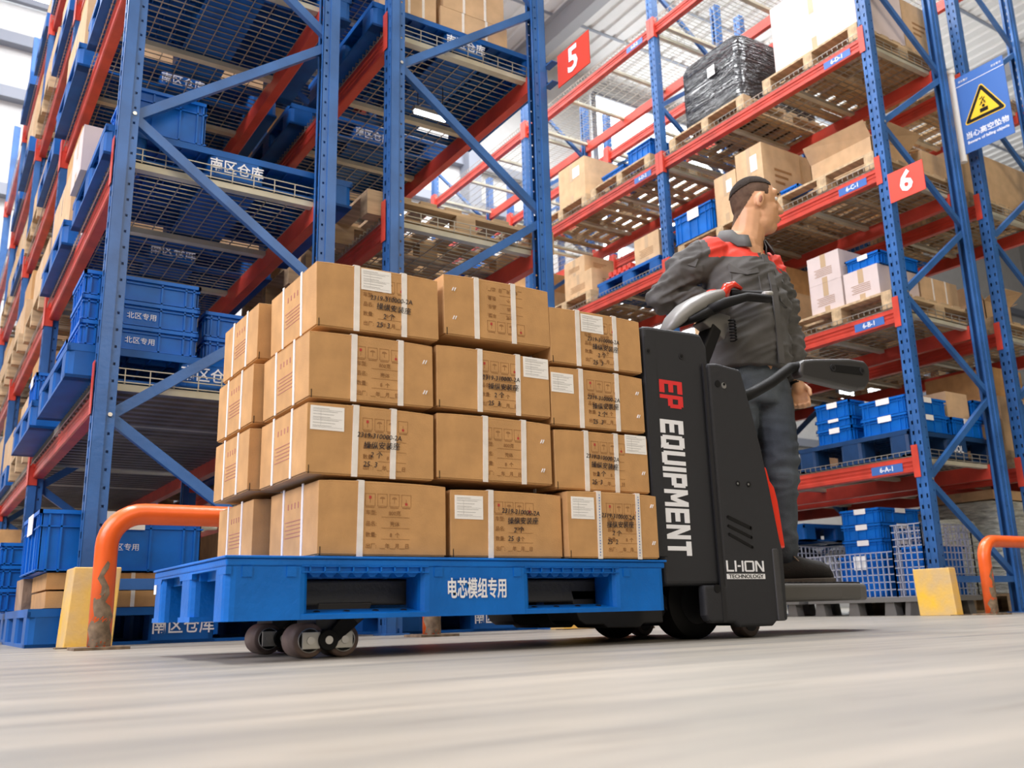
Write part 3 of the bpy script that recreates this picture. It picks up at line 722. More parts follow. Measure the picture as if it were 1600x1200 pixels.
def barrier(label, x0, x1, y, hh, r, feet):
    t = thing('barrier', label, 'barrier', (x0, y, 0))
    L = x1-x0; rb = .12; pts = [(0, 0, 0), (0, 0, hh-rb)]
    for k in range(1, 8): a = R(90*k/8); pts.append((rb-rb*math.cos(a), 0, hh-rb+rb*math.sin(a)))
    pts.append((rb, 0, hh)); pts.append((L-rb, 0, hh))
    for k in range(1, 8): a = R(90*k/8); pts.append((L-rb+rb*math.sin(a), 0, hh-rb+rb*math.cos(a)))
    pts += [(L, 0, hh-rb), (L, 0, 0)]
    obj('tube', M().tube(pts, r, 18).mesh('tube', ORANGE, True), t)
    pm = M().box(-.09, .09, -.08, .08, 0, .01).mesh('foot_plate', RUST)
    sc = M(); ring = []
    for j in range(12):
        z = .011+.026*j; wv = (1.0, 1.0, .95, .8, .72, .6, .42, .30, .24, .2, .22, .08)[j]; mid = 262+18*math.sin(j*1.9)
        ring.append([((r+.0012)*math.cos(a), (r+.0012)*math.sin(a), z+.006*math.sin(9*a+j*2)) for a in [R(mid+(k-4.5)*16*wv) for k in range(10)]])
    vs = [p for q in ring for p in q]; n = len(ring[0])
    sc.add(vs, [(k*n+i, k*n+i+1, (k+1)*n+i+1, (k+1)*n+i) for k in range(11) for i in range(n-1)])
    scr = sc.mesh('scraped_patch', RUST, True)
    for fx in feet:
        obj('foot_plate', pm, t, (fx, 0, 0)); obj('scraped_patch', scr, t, (fx, 0, 0), label='scraped bare patch near the foot')
        if 0 < fx < L: obj('middle_leg', M().cyl((fx, 0, 0), (fx, 0, hh), r, 16).mesh('middle_leg', ORANGE, True), t)
    return t
barrier('orange tubular barrier in front of the left rack behind the loaded pallet', .585, 2.98, 3.60, .475, .039, (0, 1.31, 2.395))
barrier('orange tubular barrier at the right rack beside the wide yellow guard', 5.95, 8.2, 3.52, .475, .04, (0, 2.25))
t = thing('tube_lamp', 'glowing white tube lamp under the third shelf of the left inner row', 'lamp', (2.245, 4.47, 3.005))
obj('tube', M().box(0, .21, -.022, .0, 0, .016).mesh('tube', TUBE), t); obj('housing', M().box(-.01, .22, -.03, .01, .016, .04).mesh('housing', GREYP), t)
obj('hanger', M().cyl((.02, -.01, .04), (.02, -.01, .225), .003, 5).cyl((.19, -.01, .04), (.19, -.01, .225), .003, 5).mesh('hanger', DARKM), t)
for i, (x, y) in enumerate(((4.45, 5.2), (4.45, 9.8), (9.8, 6.4), (9.9, 10))):
    t = thing('high_bay_lamp', 'white round high bay lamp under the roof, %s one over %s' % (('near', 'far')[i % 2], ('the middle aisle', 'the right aisle')[i//2]), 'lamp', (x, y, 11.2))
    obj('shade', M().rings([[(q*math.cos(a), q*math.sin(a), z) for a in [k*.5236 for k in range(12)]] for q, z in ((.2, 0), (.19, .06), (.06, .16))]).mesh('shade', GREYP, True), t)
    obj('lens', M().rings([[(q*math.cos(a), q*math.sin(a), z) for a in [k*.5236 for k in range(12)]] for q, z in ((.18, -.012), (.185, -.001))]).mesh('lens', TUBE), t)
    obj('hanger', M().cyl((0, 0, .15), (0, 0, 1.7), .008, 6).mesh('hanger', DARKM), t)
# ------------------------------------------------------------------ main blue pallet
PX, PY, PZ = .573, 2.035, .088; PWd, PDp, PH = 1.253, .69, .140
t = thing('plastic_pallet', 'large blue plastic pallet raised on the truck forks, carrying the cartons', 'pallet', (PX, PY, PZ))
g = M().box(.0, PWd, .0, PDp, .117, .134)
o = obj('deck', g.mesh('deck', BLUE_P), t); mod_bevel(o, .004)
o = obj('top_lip', M().prism([(-.004, -.004), (PWd+.006, -.004), (PWd+.006, PDp+.004), (-.004, PDp+.004)], 'z', .134, .140).mesh('top_lip', BLUE_P), t); mod_bevel(o, .002)
LEGX = ((0, .190), (.470, .790), (1.062, PWd)); LEGY = ((0, .055), (.285, .40), (.61, PDp))
for i, (x0, x1) in enumerate(LEGX):
    for j, (y0, y1) in enumerate(LEGY):
        d = y1-y0
        if j == 0: d = .10
        if j == 2: y0 = PDp-.10; d = .10
        w2, d2 = (x1-x0)/2, d/2; rr = []
        for z, s in ((.0, 1), (.117, .992)):
            ring = []; c = .022
            for sx, sy, a0 in ((1, 1, 0), (-1, 1, 90), (-1, -1, 180), (1, -1, 270)):
                for da in (0, 30, 60, 90): a = R(a0+da); ring.append(((sx*(w2-c)+c*math.cos(a))*s, (sy*(d2-c)+c*math.sin(a))*s, z))
            rr.append(ring)
        lo = obj('leg', M().rings(rr).mesh('leg', BLUE_P), t, (x0+w2, y0+d2, 0))
        if j == 0:
            g = M()
            for xx in ((-w2+.035, w2-.055) if i < 2 else (-w2+.035,)): g.box(xx, xx+.022, -d2-.0025, -d2+.001, .094, .117)
            obj('slot_tab', g.mesh('slot_tab', BLUE_P), lo)
            if i == 1:
                obj('lettering', txt('电芯模组专用', .052, WHITE, .0009, sx=.56), lo, (-.003, -d2-.0016, .062), FRONT)
                g = M().box(-.075, .075, -d2-.002, -d2, .088, .0895)
                obj('label_frame', g.mesh('label_frame', BLUE_P), lo)
for i, (xa, xb) in enumerate(((.19, .47), (.79, 1.062))):
    g = M().box(xa-.015, xb+.015, .006, .018, .104, .117).box(xa-.02, xb+.02, -.001, .03, .1165, .119).box(xa-.02, xb+.02, -.001, .03, .103, .1055)
    n = 8
    for k in range(n+1): x = xa+(xb-xa)*k/n; g.box(x-.0015, x+.0015, -.001, .03, .104, .118)
    for k in range(n): x = xa+(xb-xa)*(k+.5)/n; g.prism([(x-.016, .1035), (x-.006, .094), (x+.006, .094), (x+.016, .1035)], 'y', .012, .05)
    obj('rib_strip', g.mesh('rib_strip', BLUE_P), t)
    # bottom tray of the opening, sloping back, with drain holes
    g = M().prism([(0, 0), (.012, 0), (.075, .018), (.075, .022), (.004, .013), (0, .011)], 'x', xa-.02, xb+.02)
    obj('runner', g.mesh('runner', BLUE_P), t)
    hd = M()
    for k in range(4): x = xa+.03+(xb-xa-.06)*k/3; hd.ell((x, .035, .0165), (.009, .009, .0035), nu=10, nv=5)
    obj('drain_hole', hd.mesh('drain_hole', BLACK), t, label='dark drain holes')
for y0, y1 in ((.285, .40), (PDp-.08, PDp)): obj('runner', M().box(.0, PWd, y0, y1, 0, .012).mesh('runner', BLUE_P), t)
obj('side_skirt', M().prism([(0, .117), (0, .100), (.055, .100), (.065, .112), (.285, .112), (.285, .100), (.40, .100), (.41, .112), (.60, .112), (.61, .100), (PDp, .100), (PDp, .117)], 'x', 0, .012).mesh('side_skirt', BLUE_P), t)
obj('sticker', M().box(-.002, 0, .655, .68, .075, .10).mesh('sticker', PAPER), t)
for y0, y1 in ((.103, .25), (.44, .587)):
    g = M()
    for k in range(22): x = .03+k*.0565; g.box(x-.002, x+.002, y0, y1, .093, .117)
    for y in (y0, y1): g.box(.01, PWd-.01, y-.0015, y+.0015, .094, .117)
    obj('deck_ribs', g.mesh('deck_ribs', BLUE_P), t)
# ------------------------------------------------------------------ hero cartons
def hero(name_lab, x0, x1, z0, z1, y0=2.05, y1=2.39, label=None, straps=(), marker=None, prnt=None, staples=(), tilt=0, bstrap=False, flip=False, sidestraps=(.3, .7), bottom_mark=True, daynum='25  3'):
    L, D, Ht = x1-x0, y1-y0, z1-z0-.0035
    t = thing('cardboard_box', name_lab, 'box', (x0, y0, z0), 0, 'strapped brown cartons on the raised pallet')
    if tilt: t.rotation_euler = (0, R(tilt), 0)
    g = M().box(0, L, 0, D, .003, Ht-.004)
    n = 10
    for k, (ya, yb) in enumerate(((0, D/2-.002), (D/2+.002, D))):
        top = [(i*L/n, Ht-.002+.004*math.sin(math.pi*i/n)**.6*(1 if k == 0 else .6)) for i in range(n+1)]
        poly = [(L, Ht-.0045), (0, Ht-.0045)] + [(x, z) for x, z in top]
        g.prism(poly[::-1], 'y', ya, yb)
    g.box(.003, L-.003, .002, D-.002, 0, .003)
    o = obj('body', g.mesh('body', CART), t); mod_bevel(o, .0022)
    for f in straps:
        x = L*f; g = M()
        g.prism([(x-.0075, -.002), (x+.0075, -.002), (x+.0105, Ht+.003), (x-.0045, Ht+.003)] if not bstrap else [(x-.010, -.002), (x+.005, -.002), (x+.0075, Ht+.003), (x-.0075, Ht+.003)], 'y', -.0022, .0)
        g.box(x-.0075, x+.0075, -.002, D+.002, Ht+.0015, Ht+.0035)
        o = obj('strap', g.mesh('strap', STRAP), t)
        if bstrap:
            q = M()
            if 1:
                for k in range(22): zz = .006+k*Ht/23; x = L*f-.0025+.005*(zz/Ht)-.001; q.box(x-.0015, x+(.0015 if k % 3 else .0005), -.0027, -.0022, zz, zz+.004)
            obj('strap_print', q.mesh('strap_print', STRAPB), o)
    for f in sidestraps: obj('side_strap', M().box(-.002, 0, D*f-.006, D*f+.006, 0, Ht+.002).mesh('side_strap', STRAP), t)
    if label:
        lx, lz, lw, lh = label
        p = obj('paper_label', M().box(lx, lx+lw, -.0013, 0, lz, lz+lh).mesh('paper_label', PAPER), t)
        g = M()
        for k in range(7):
            z = lz+lh*(.9-.12*k); g.box(lx+lw*.07, lx+lw*(.55+.35*((k*37) % 10)/10), -.0017, -.0013, z-.0008, z)
            if k in (0, 3, 6): g.box(lx+lw*.06, lx+lw*.94, -.0016, -.0013, z-.004, z-.0035)
        g.box(lx+lw*.3, lx+lw*.303, -.0016, -.0013, lz+lh*.2, lz+lh*.8)
        obj('label_print', g.mesh('label_print', PINK), p)
    if prnt is not None:
        px = L*prnt; g = M(); rd = M()
        s = -1 if flip else 1; zc = Ht*.5
        for k in range(4):
            xa = px+k*.032; za = zc+s*Ht*.26-.015
            for q in ((xa, xa+.026, za, za+.0008), (xa, xa+.026, za+.029, za+.0298), (xa, xa+.0008, za, za+.03), (xa+.0252, xa+.026, za, za+.03), (xa+.0125, xa+.0135, za+.007, za+.018)): g.box(q[0], q[1], -.0006, 0, q[2], q[3])
            g.prism([(xa+.006+.007*(1+math.cos(a)), za+.018+.005*math.sin(a)) for a in [R(30*k_) for k_ in range(7)]], 'y', -.0006, 0) if k in (1, 2) else rd.box(xa+.010, xa+.016, -.0008, 0, za+(.017 if k == 0 else .004), za+(.024 if k == 0 else .010))
            g.box(xa+.002, xa+.024, -.0006, 0, za-.004, za-.002)
        for k in range(3): z = zc+s*(Ht*.08-k*Ht*.15-.0095); g.box(px+.042, px+.118, -.0006, 0, z, z+.0008)
        o = obj('printed_icons', g.mesh('printed_icons', INK), t); obj('red_print', rd.mesh('red_print', INKR), o)
        rot = FRONT if not flip else (R(90), R(180), 0)
        for k, (a_, b_) in enumerate((('车型:', '800克'), ('品名:', '壳体'), ('数量:', '8  个'), ('出厂:', '__年__月__日'))):
            z = zc+s*(Ht*.08-k*Ht*.15)
            obj('lettering', txt(a_, .013, INK), t, (px+.016, -.0004, z), rot)
            obj('lettering', txt(b_, .013, INK), t, (px+.078, -.0004, z), rot)
    if marker:
        mx_, mz_ = marker
        for k, (s_, sz) in enumerate((('2319-310000-2A', .0175), ('操纵安装座', .0195), ('2 个', .018), (daynum, .0185))):
            obj('marker_writing', txt(s_, sz, MARK, 0, depth=.0003, sx=1.0, shear=.12), t, (mx_+(-.004, .002, -.012, -.028)[k], -.0024, mz_-.0235*k), (R(90), R(random.uniform(-3, 3)), 0))
    for sx, sz in staples:
        g = M()
        for q in (-.003, .0035): g.bar((sx+q-.002, -.001, sz-.006), (sx+q+.003, -.001, sz+.004), .002, .0022)
        obj('staple', g.mesh('staple', WHITE), t)
    if bottom_mark: obj('corner_slit', M().box(.006, .0078, -.0007, 0, .0, .02).mesh('corner_slit', BLACK), t)
    # printed text block on the end facing the aisle
    g = M()
    for k in range(5): z = Ht*(.52-.055*k); g.box(-.0006, 0, D*.34, D*(.66-.03*(k % 2)), z, z+.002)
    for k in range(4): g.box(-.0006, 0, D*(.38+.07*k), D*(.40+.07*k), Ht*.70, Ht*.78)
    obj('end_print', g.mesh('end_print', mat('end_ink', (.40, .16, .11), .8)), t)
    return t
F = 'front carton, '
hero('bottom left carton of the stack, single strap and no paper label', .783, 1.120, .231, .410, straps=(.31,), prnt=.35)
hero('bottom middle carton with paper label left of its single strap', 1.134, 1.477, .231, .404, straps=(.34,), label=(.012, .095, .083, .06), marker=(.215, .118), prnt=.38, daynum='25  3')
hero('bottom right carton with two straps printed in blue, dated 25 2', 1.484, 1.803, .231, .415, 2.03, 2.37, straps=(.34, .78), bstrap=True, label=(.013, .105, .078, .06), marker=(.178, .115), prnt=.42, staples=((.30, .15), (.30, .045)), daynum='25  2')
hero('carton of the second layer, left, paper label beside left strap', .750, 1.086, .419, .593, straps=(.36, .66), label=(.008, .105, .085, .058), marker=(.19, .10), prnt=.42)
hero('carton of the second layer, middle, plain printed front', 1.096, 1.451, .426, .600, straps=(.40, .74), prnt=.39, staples=((.325, .12), (.325, .04)))
hero('carton of the second layer, right, paper label at its right edge', 1.463, 1.799, .418, .588, straps=(.32, .64), label=(.252, .115, .08, .055), marker=(.17, .095), prnt=.38, staples=((.315, .06),), tilt=-.2)
hero('carton of the third layer, left, plain printed front', .752, 1.086, .601, .770, straps=(.34, .72), prnt=.36, staples=((.31, .12), (.31, .04)), tilt=-.9)
hero('carton of the third layer, middle, paper label at its right edge', 1.097, 1.453, .611, .782, straps=(.36, .70), label=(.27, .11, .083, .058), marker=(.2, .095), prnt=.37, tilt=-.3)
hero('carton of the third layer, right, paper label at its left edge', 1.457, 1.795, .596, .768, straps=(.31, .70), label=(.003, .095, .077, .056), marker=(.19, .09), prnt=.38, staples=((.315, .12), (.315, .05)), tilt=-.5)
hero('top left carton, paper label above the handwriting', .766, 1.103, .781, .952, straps=(.31, .70), label=(.118, .11, .083, .056), marker=(.205, .092), prnt=.36, tilt=-1.2)
hero('top middle carton turned upside down, print inverted', 1.121, 1.461, .810, .983, straps=(.29, .64), prnt=.39, flip=True, staples=((.03, .13), (.03, .05)), tilt=-1.2)
hero('top right carton, paper label above the handwriting and peeling corner', 1.462, 1.797, .777, .945, straps=(.29, .70), label=(.112, .105, .082, .054), marker=(.195, .085), prnt=.36, tilt=-.8)
hero('rear carton behind the bottom left one, set back a little', .745, 1.085, .231, .405, 2.42, 2.74, straps=(.3,), prnt=None)
hero('rear carton behind the left one in the second layer', .72, 1.05, .419, .590, 2.40, 2.72, straps=(.3, .7))
hero('rear carton behind the left one in the third layer', .725, 1.06, .601, .770, 2.405, 2.735, straps=(.3, .7))
hero('rear carton behind the top left one, glossy tape on its end', .735, 1.07, .783, .948, 2.415, 2.74, straps=(.3, .7))
for k, (z0, z1) in enumerate(((.231, .405), (.426, .592), (.611, .775), (.80, .965))):
    hero('rear middle carton of the %s layer, hidden behind the stack' % ('bottom', 'second', 'third', 'top')[k], 1.10, 1.44, z0, z1, 2.405, 2.73)
    hero('rear right carton of the %s layer, hidden behind the stack' % ('bottom', 'second', 'third', 'top')[k], 1.455, 1.79, z0-.0, z1-.01, 2.405, 2.73)
# ------------------------------------------------------------------ electric pallet truck
T = thing('pallet_truck', 'black electric pallet truck with red and white lettering, lifting the blue pallet', 'truck', (2.05, 2.38, 0))
def tp(name, data, loc=(0, 0, 0), rot=None, label=None, par=None): return obj(name, data, par or T, (loc[0]-2.05, loc[1]-2.38, loc[2]) if not par else loc, rot, label)
def world(gm, name, m_, bev=0, smooth=False, seg=3):
    o = obj(name, gm.mesh(name, m_, smooth), T, (-2.05, -2.38, 0))
    if bev: mod_bevel(o, bev, seg)
    return o
Y0, Y1 = 2.035, 2.725
world(M().prism([(1.836, .157), (2.075, .157), (2.075, .90), (2.062, .925), (2.050, .944), (2.02, .9445), (1.83, .938), (1.8065, .935), (1.8065, .236), (1.836, .236)], 'y', Y0+.012, Y1-.012), 'battery_cover', BLACKT, .012)
hood = [(1.975, .157), (1.975, .07), (1.985, .055), (2.0, .047), (2.09, .046), (2.112, .033), (2.257, .033), (2.276, .047), (2.325, .047), (2.33, .26), (2.320, .30), (2.296, .455), (2.272, .587), (2.245, .70), (2.209, .835), (2.20, .842), (2.10, .851), (2.06, .845), (2.06, .157)]
hz = [(2.16, .165), (2.16, .036)]+[(x-.004, z+.003 if z < .2 else z-.004) for x, z in hood[6:-2]]+[(2.064, .165)]
world(M().prism(hz, 'y', Y0+.03, Y1-.03), 'hood', BLACKT, .010)
for ya, yb in ((Y0, Y0+.032), (Y1-.032, Y1)): world(M().prism(hood, 'y', ya, yb), 'side_plate', BLACKT, .010)
# bend groove running down the side
world(M().prism([(2.042, .05), (2.056, .05), (2.048, .84), (2.036, .84)], 'y', Y0-.0015, Y0+.004), 'side_crease', mat('crease_black', (.010, .010, .012), .5))
world(M().prism([(1.808, .24), (1.85, .24), (1.85, .9), (1.808, .9)], 'y', Y0+.0105, Y0+.012), 'edge_trim', BLACKT)
# rounded bumper corner
g = M(); rr = []
for z in (.048, .26, .268):
    rr.append([(2.285+.055*math.cos(R(a))*(1 if z < .265 else .9), Y0+.05+.055*math.sin(R(a)) if a < 0 else Y1-.05+.055*math.sin(R(a)), z) for a in (-100, -80, -60, -40, -20, -5, 5, 20, 40, 60, 80, 100)])
world(g.rings(rr), 'bumper', GREYP if False else mat('bumper_grey', (.045, .045, .047), .5, bump=.15, bscale=400), .004)
world(M().prism([(2.26, .27), (2.352, .27), (2.337, .42), (2.326, .465), (2.308, .485), (2.296, .53), (2.27, .53)], 'y', Y0+.008, Y1-.008), 'red_panel', TRED, .008)
world(M().prism([(2.19, .78), (2.225, .79), (2.27, .62), (2.285, .56), (2.26, .56)], 'y', Y0+.03, Y1-.03), 'back_panel', BLACK, .006)
# holes and screws
def disc(x, z, r, y=Y0, m_=BLACK, name='screw', dep=.002): world(M().cyl((x, y-dep, z), (x, y+.002, z), r, 18), name, m_)
for x, z in ((1.822, .856), (1.958, .857)):
    disc(x, z, .0105, Y0+.012, DARKM, 'screw'); disc(x, z, .005, Y0+.010, BLACK, 'screw_socket')
for x, z in ((2.149, .466), (2.196, .466)): disc(x, z, .0085, Y0, BLACK, 'screw_recess'); disc(x-.002, z, .0035, Y0-.001, STEEL, 'screw')
disc(2.095, .781, .0115, Y0, BLACK, 'key_hole'); disc(2.122, .778, .010, Y0-.0, STEEL, 'key_switch'); disc(2.122, .782, .0045, Y0-.002, BLACK, 'key_slot')
disc(2.026, .146, .0125, Y0, BLACK, 'bolt_hole')
for k, (za, zb, w) in enumerate(((.361, .329, .0055), (.334, .300, .0045), (.309, .270, .0045))):
    world(M().bar((2.092, Y0-.0008, za), (2.190, Y0-.0008, zb), .0016, w*2, upv=(.3, 0, 1)).cyl((2.190, Y0-.0016, zb), (2.19, Y0+.001, zb), w, 12).cyl((2.092, Y0-.0016, za), (2.092, Y0+.001, za), w*.7, 12), 'vent_slot', BLACK)
# block letters: unit cell 5 wide, 7 high, strokes as boxes/diagonals
GL = {'E': [(0, 0, 1.5, 7), (0, 0, 5, 1.5), (0, 2.8, 4.6, 4.2), (0, 5.5, 5, 7)], 'P': [(0, 0, 1.5, 7), (0, 5.5, 4.3, 7), (0, 2.4, 4.3, 3.8), (3.5, 3.0, 5, 6.4)],
      'Q': [(0, .6, 1.5, 6.4), (.6, 5.5, 4.4, 7), (.6, 0, 4.4, 1.5), (3.5, .6, 5, 6.4), 'q'], 'U': [(0, .6, 1.5, 7), (3.5, .6, 5, 7), (.6, 0, 4.4, 1.5)], 'I': [(0, 0, 1.6, 7)],
      'M': [(0, 0, 1.4, 7), (4.6, 0, 6, 7), ((0, 7), (1.6, 7), (3.7, 1.8), (2.3, 1.8)), ((6, 7), (4.4, 7), (2.3, 1.8), (3.7, 1.8))], 'N': [(0, 0, 1.4, 7), (3.6, 0, 5, 7), ((0, 7), (1.6, 7), (5, 0), (3.4, 0))],
      'T': [(0, 5.5, 5, 7), (1.75, 0, 3.25, 7)], 'L': [(0, 0, 1.0, 7), (0, 0, 4.4, 1.1)], 'i': [(0, 0, 1.0, 7)], '-': [(0, 3.0, 1.8, 4.1)], 'O': [(0, .5, 1.0, 6.5), (.4, 6, 5.6, 7), (.4, 0, 5.6, 1), (5, .5, 6, 6.5)], 'n': [(0, 0, 1.0, 7), (4.4, 0, 5.4, 7), ((0, 7), (1.2, 7), (5.4, 0), (4.2, 0))]}
GW = {'I': 1.6, 'M': 6, 'i': 1.0, '-': 1.8, 'O': 6, 'n': 5.4, 'L': 4.4}
def letters(s, cap, length, y=0):
    gaps = .75; tot = sum(GW.get(c, 5) for c in s)+gaps*(len(s)-1); sx = length/tot; sz = cap/7; out = []; x = 0
    for c in s:
        g = M()
        for qi, q in enumerate(GL[c]):
            dp = -.0008-.00009*qi
            if q == 'q': g.prism([(x*sx+2.6*sx, 2.2*sz), (x*sx+3.6*sx, 2.2*sz), (x*sx+5.4*sx, -.9*sz), (x*sx+4.2*sx, -.9*sz)], 'y', dp, 0)
            elif isinstance(q[0], tuple): g.prism([((x+a)*sx, b_*sz) for a, b_ in q], 'y', dp, 0)
            else: g.box((x+q[0])*sx, (x+q[2])*sx, dp, 0, q[1]*sz, q[3]*sz)
        out.append(g); x += GW.get(c, 5)+gaps
    return out
# rotated so that it reads downwards: local +x -> world -z, local +z -> world +x
ROT = Matrix.Rotation(R(90), 4, 'Y')
for s, x, z, cap, ln, m_ in (('EP', 1.859, .772, .093, .086, LRED), ('EQUIPMENT', 1.852, .648, .094, .406, WHITE)):
    for g in letters(s, cap, ln):
        g.v = [(v[2], v[1], -v[0]) for v in g.v]; g.f = [f[::-1] for f in g.f] if False else g.f
        obj('lettering', g.mesh('lettering', m_), T, (x-2.05, Y0+.0118-2.38, z))
for g in letters('Li-iOn', .033, .162): obj('lettering', g.mesh('lettering', WHITE), T, (2.071-2.05, Y0-.0004-2.38, .196))
obj('label_bar', M().box(0, .165, -.0009, 0, 0, .0155).mesh('label_bar', WHITE), T, (2.070-2.05, Y0-2.38, .174))
obj('lettering', txt('TECHNOLOGY', .0165, BLACK, 0, sx=1.32), T, (2.1525-2.05, Y0-.0015-2.38, .1815), FRONT)
# forks
for k, (ya, yb) in enumerate(((2.138, 2.285), (2.475, 2.622))):
    world(M().prism([(.73, .125), (.76, .120), (1.60, .118), (1.82, .118), (1.82, .178), (.78, .178), (.74, .165)], 'y', ya, yb), 'fork', mat('fork_grey', (.045, .047, .05), .5, bump=.2, bscale=80), .006)
    world(M().prism([(1.575, .10), (1.591, .066), (1.611, .054), (1.676, .053), (1.690, .043), (1.81, .041), (1.823, .052), (1.90, .052), (1.90, .15), (1.56, .15)], 'y', ya, yb), 'fork_linkage', DARKM, .004)
    # tandem load rollers carried in a rocker
    yc = (ya+yb)/2; wc = (.800, .885) if k == 0 else (.815, .885)
    for x in wc:
        ringo = []
        for y, r in ((ya-.01, .036), (ya-.006, .0395), (ya+.070, .0395), (ya+.074, .036)):
            ringo.append([(x+r*math.cos(a), y, .0405+r*math.sin(a)) for a in [2*math.pi*q/32 for q in range(32)]])
        o = world(M().rings(ringo), 'load_wheel', TREAD, 0, True); o.modifiers.new('e', 'EDGE_SPLIT').split_angle = R(50)
        world(M().cyl((x, ya-.0125, .0405), (x, ya-.008, .0405), .026, 24), 'wheel_hub', BLACK)
        world(M().tube([(x+.027*math.cos(a), ya-.0115, .0405+.027*math.sin(a)) for a in [2*math.pi*q/24 for q in range(25)]], .0014, 6), 'hub_ring', STEEL)
    for x in wc:
        a, b_ = (x-.019, x+.024) if x == wc[0] else (x-.022, x+.020)
        world(M().box(a, b_, ya-.018, ya-.012, .0215, .0595), 'rocker_plate', mat('zinc_plate', (.62, .61, .56), .4, metal=.4), .001)
        world(M().cyl((x, ya-.021, .0405), (x, ya-.017, .0405), .009, 14), 'axle_nut', STEEL)
    xm = sum(wc)/2
    world(M().cyl((xm, ya-.026, .0405), (xm, ya-.010, .0405), .024, 26), 'pivot_hub', BLACK, .002)
    world(M().cyl((xm, ya-.0275, .0405), (xm, ya-.025, .0405), .0095, 18), 'pivot_pin', STEEL)
    world(M().prism([(xm-.012, .028), (xm+.012, .022), (xm+.10, .088), (xm+.12, .125), (xm-.02, .125), (xm-.028, .05)], 'y', ya-.004, yb-.02), 'wheel_arm', DARKM, .003)
    world(M().prism([(xm+.004, .06), (xm+.018, .03), (xm+.075, .075), (xm+.045, .105)], 'y', ya-.021, ya-.006), 'link_plate', BLACK, .002)
def wheel(x, y, r, w, name, m_):
    ringo = [[(x+q*math.cos(a), yy, r+q*math.sin(a)) for a in [2*math.pi*i/40 for i in range(40)]] for yy, q in ((y, r*.9), (y+.006, r), (y+w-.006, r), (y+w, r*.9))]
    o = world(M().rings(ringo), name, m_, 0, True); o.modifiers.new('e', 'EDGE_SPLIT').split_angle = R(50)
    world(M().cyl((x, y-.002, r), (x, y+.001, r), r*.6, 28), name+'_hub', DARKM)
wheel(2.06, 2.16, .110, .09, 'drive_wheel', BLACK)
wheel(2.225, 2.10, .045, .05, 'caster_wheel', TREAD); wheel(2.225, 2.60, .045, .05, 'caster_wheel', TREAD); wheel(2.03, 2.50, .10, .05, 'drive_motor', BLACK)
world(M().bar((1.88, 2.20, .165), (1.99, 2.20, .075), .03, .05, upv=(0, 1, 0)).bar((1.90, 2.19, .125), (1.955, 2.19, .085), .04, .008, upv=(0, 1, 0)).box(1.82, 1.92, 2.17, 2.21, .13, .16), 'lift_linkage', DARKM, .003)
world(M().cyl((1.885, 2.16, .145), (1.885, 2.18, .145), .008, 12), 'linkage_bolt', STEEL)
world(M().box(2.12, 2.28, 2.30, 2.62, .15, .4), 'drive_housing', BLACK)
# tiller
g = M()
def loftz(secs, n=16):
    rr = []
    for (x, z, hh, w, tilt) in secs:
        ct, st = math.cos(tilt), math.sin(tilt); ring = []
        for i in range(n):
            a = 2*math.pi*i/n; u_ = math.copysign(abs(math.sin(a))**.7, math.sin(a))*hh; v_ = math.copysign(abs(math.cos(a))**.7, math.cos(a))*w
            ring.append((x-u_*st, 2.36+v_, z+u_*ct))
        rr.append(ring)
    return rr
world(M().rings(loftz([(2.185, 1.055, .012, .03, .7), (2.235, 1.105, .026, .045, .65), (2.29, 1.148, .031, .055, .55), (2.35, 1.182, .033, .06, .5), (2.41, 1.212, .031, .055, .45), (2.47, 1.236, .024, .05, .35), (2.50, 1.245, .015, .04, .3)])), 'tiller_head', mat('tiller_grey', (.22, .215, .20), .38), 0, True)
world(M().rings(loftz([(2.27, 1.100, .012, .062, .5), (2.35, 1.140, .022, .07, .5), (2.42, 1.175, .022, .07, .45), (2.46, 1.19, .014, .06, .4)])), 'tiller_underside', BLACK, 0, True)
for s in (-1, 1):
    yy = 2.36+s*.085
    world(M().tube([(2.36, 2.36+s*.05, 1.150), (2.42, yy, 1.178), (2.50, yy+s*.03, 1.205), (2.57, yy+s*.03, 1.212), (2.625, yy+s*.02, 1.222), (2.645, yy, 1.240), (2.63, yy-s*.02, 1.252), (2.56, yy-s*.03, 1.245), (2.49, yy-s*.04, 1.24)], [.018, .020, .0165, .0165, .0165, .016, .0155, .014, .012], 12), 'grip_loop', BLACK, 0, True)
world(M().tube([(2.60, 2.25, 1.232), (2.645, 2.255, 1.246)], [.012, .010], 10), 'grip_end', mat('grip_grey', (.35, .34, .31), .3), 0, True)
for s in (-1, 1): world(M().tube([(2.465, 2.36+s*.03, 1.225), (2.475, 2.36+s*.045, 1.262), (2.505, 2.36+s*.05, 1.276), (2.54, 2.36+s*.055, 1.262)], [.022, .018, .013, .007], 10), 'thumb_switch', TRED, 0, True)
world(M().prism([(2.39, 1.14), (2.44, 1.16), (2.50, 1.155), (2.455, 1.055), (2.42, 1.075), (2.35, 1.11)], 'y', 2.33, 2.39), 'tiller_neck', GREYP, .005)
world(M().bar((2.42, 2.36, 1.10), (2.25, 2.36, .80), .05, .07, upv=(0, 1, 0)), 'tiller_arm', BLACK, .008)
world(M().tube([(2.47+.012*math.cos(k*1.2), 2.30+.012*math.sin(k*1.2), 1.13-.0022*k) for k in range(40)], .0035, 6), 'coiled_cable', BLACK, 0, True)
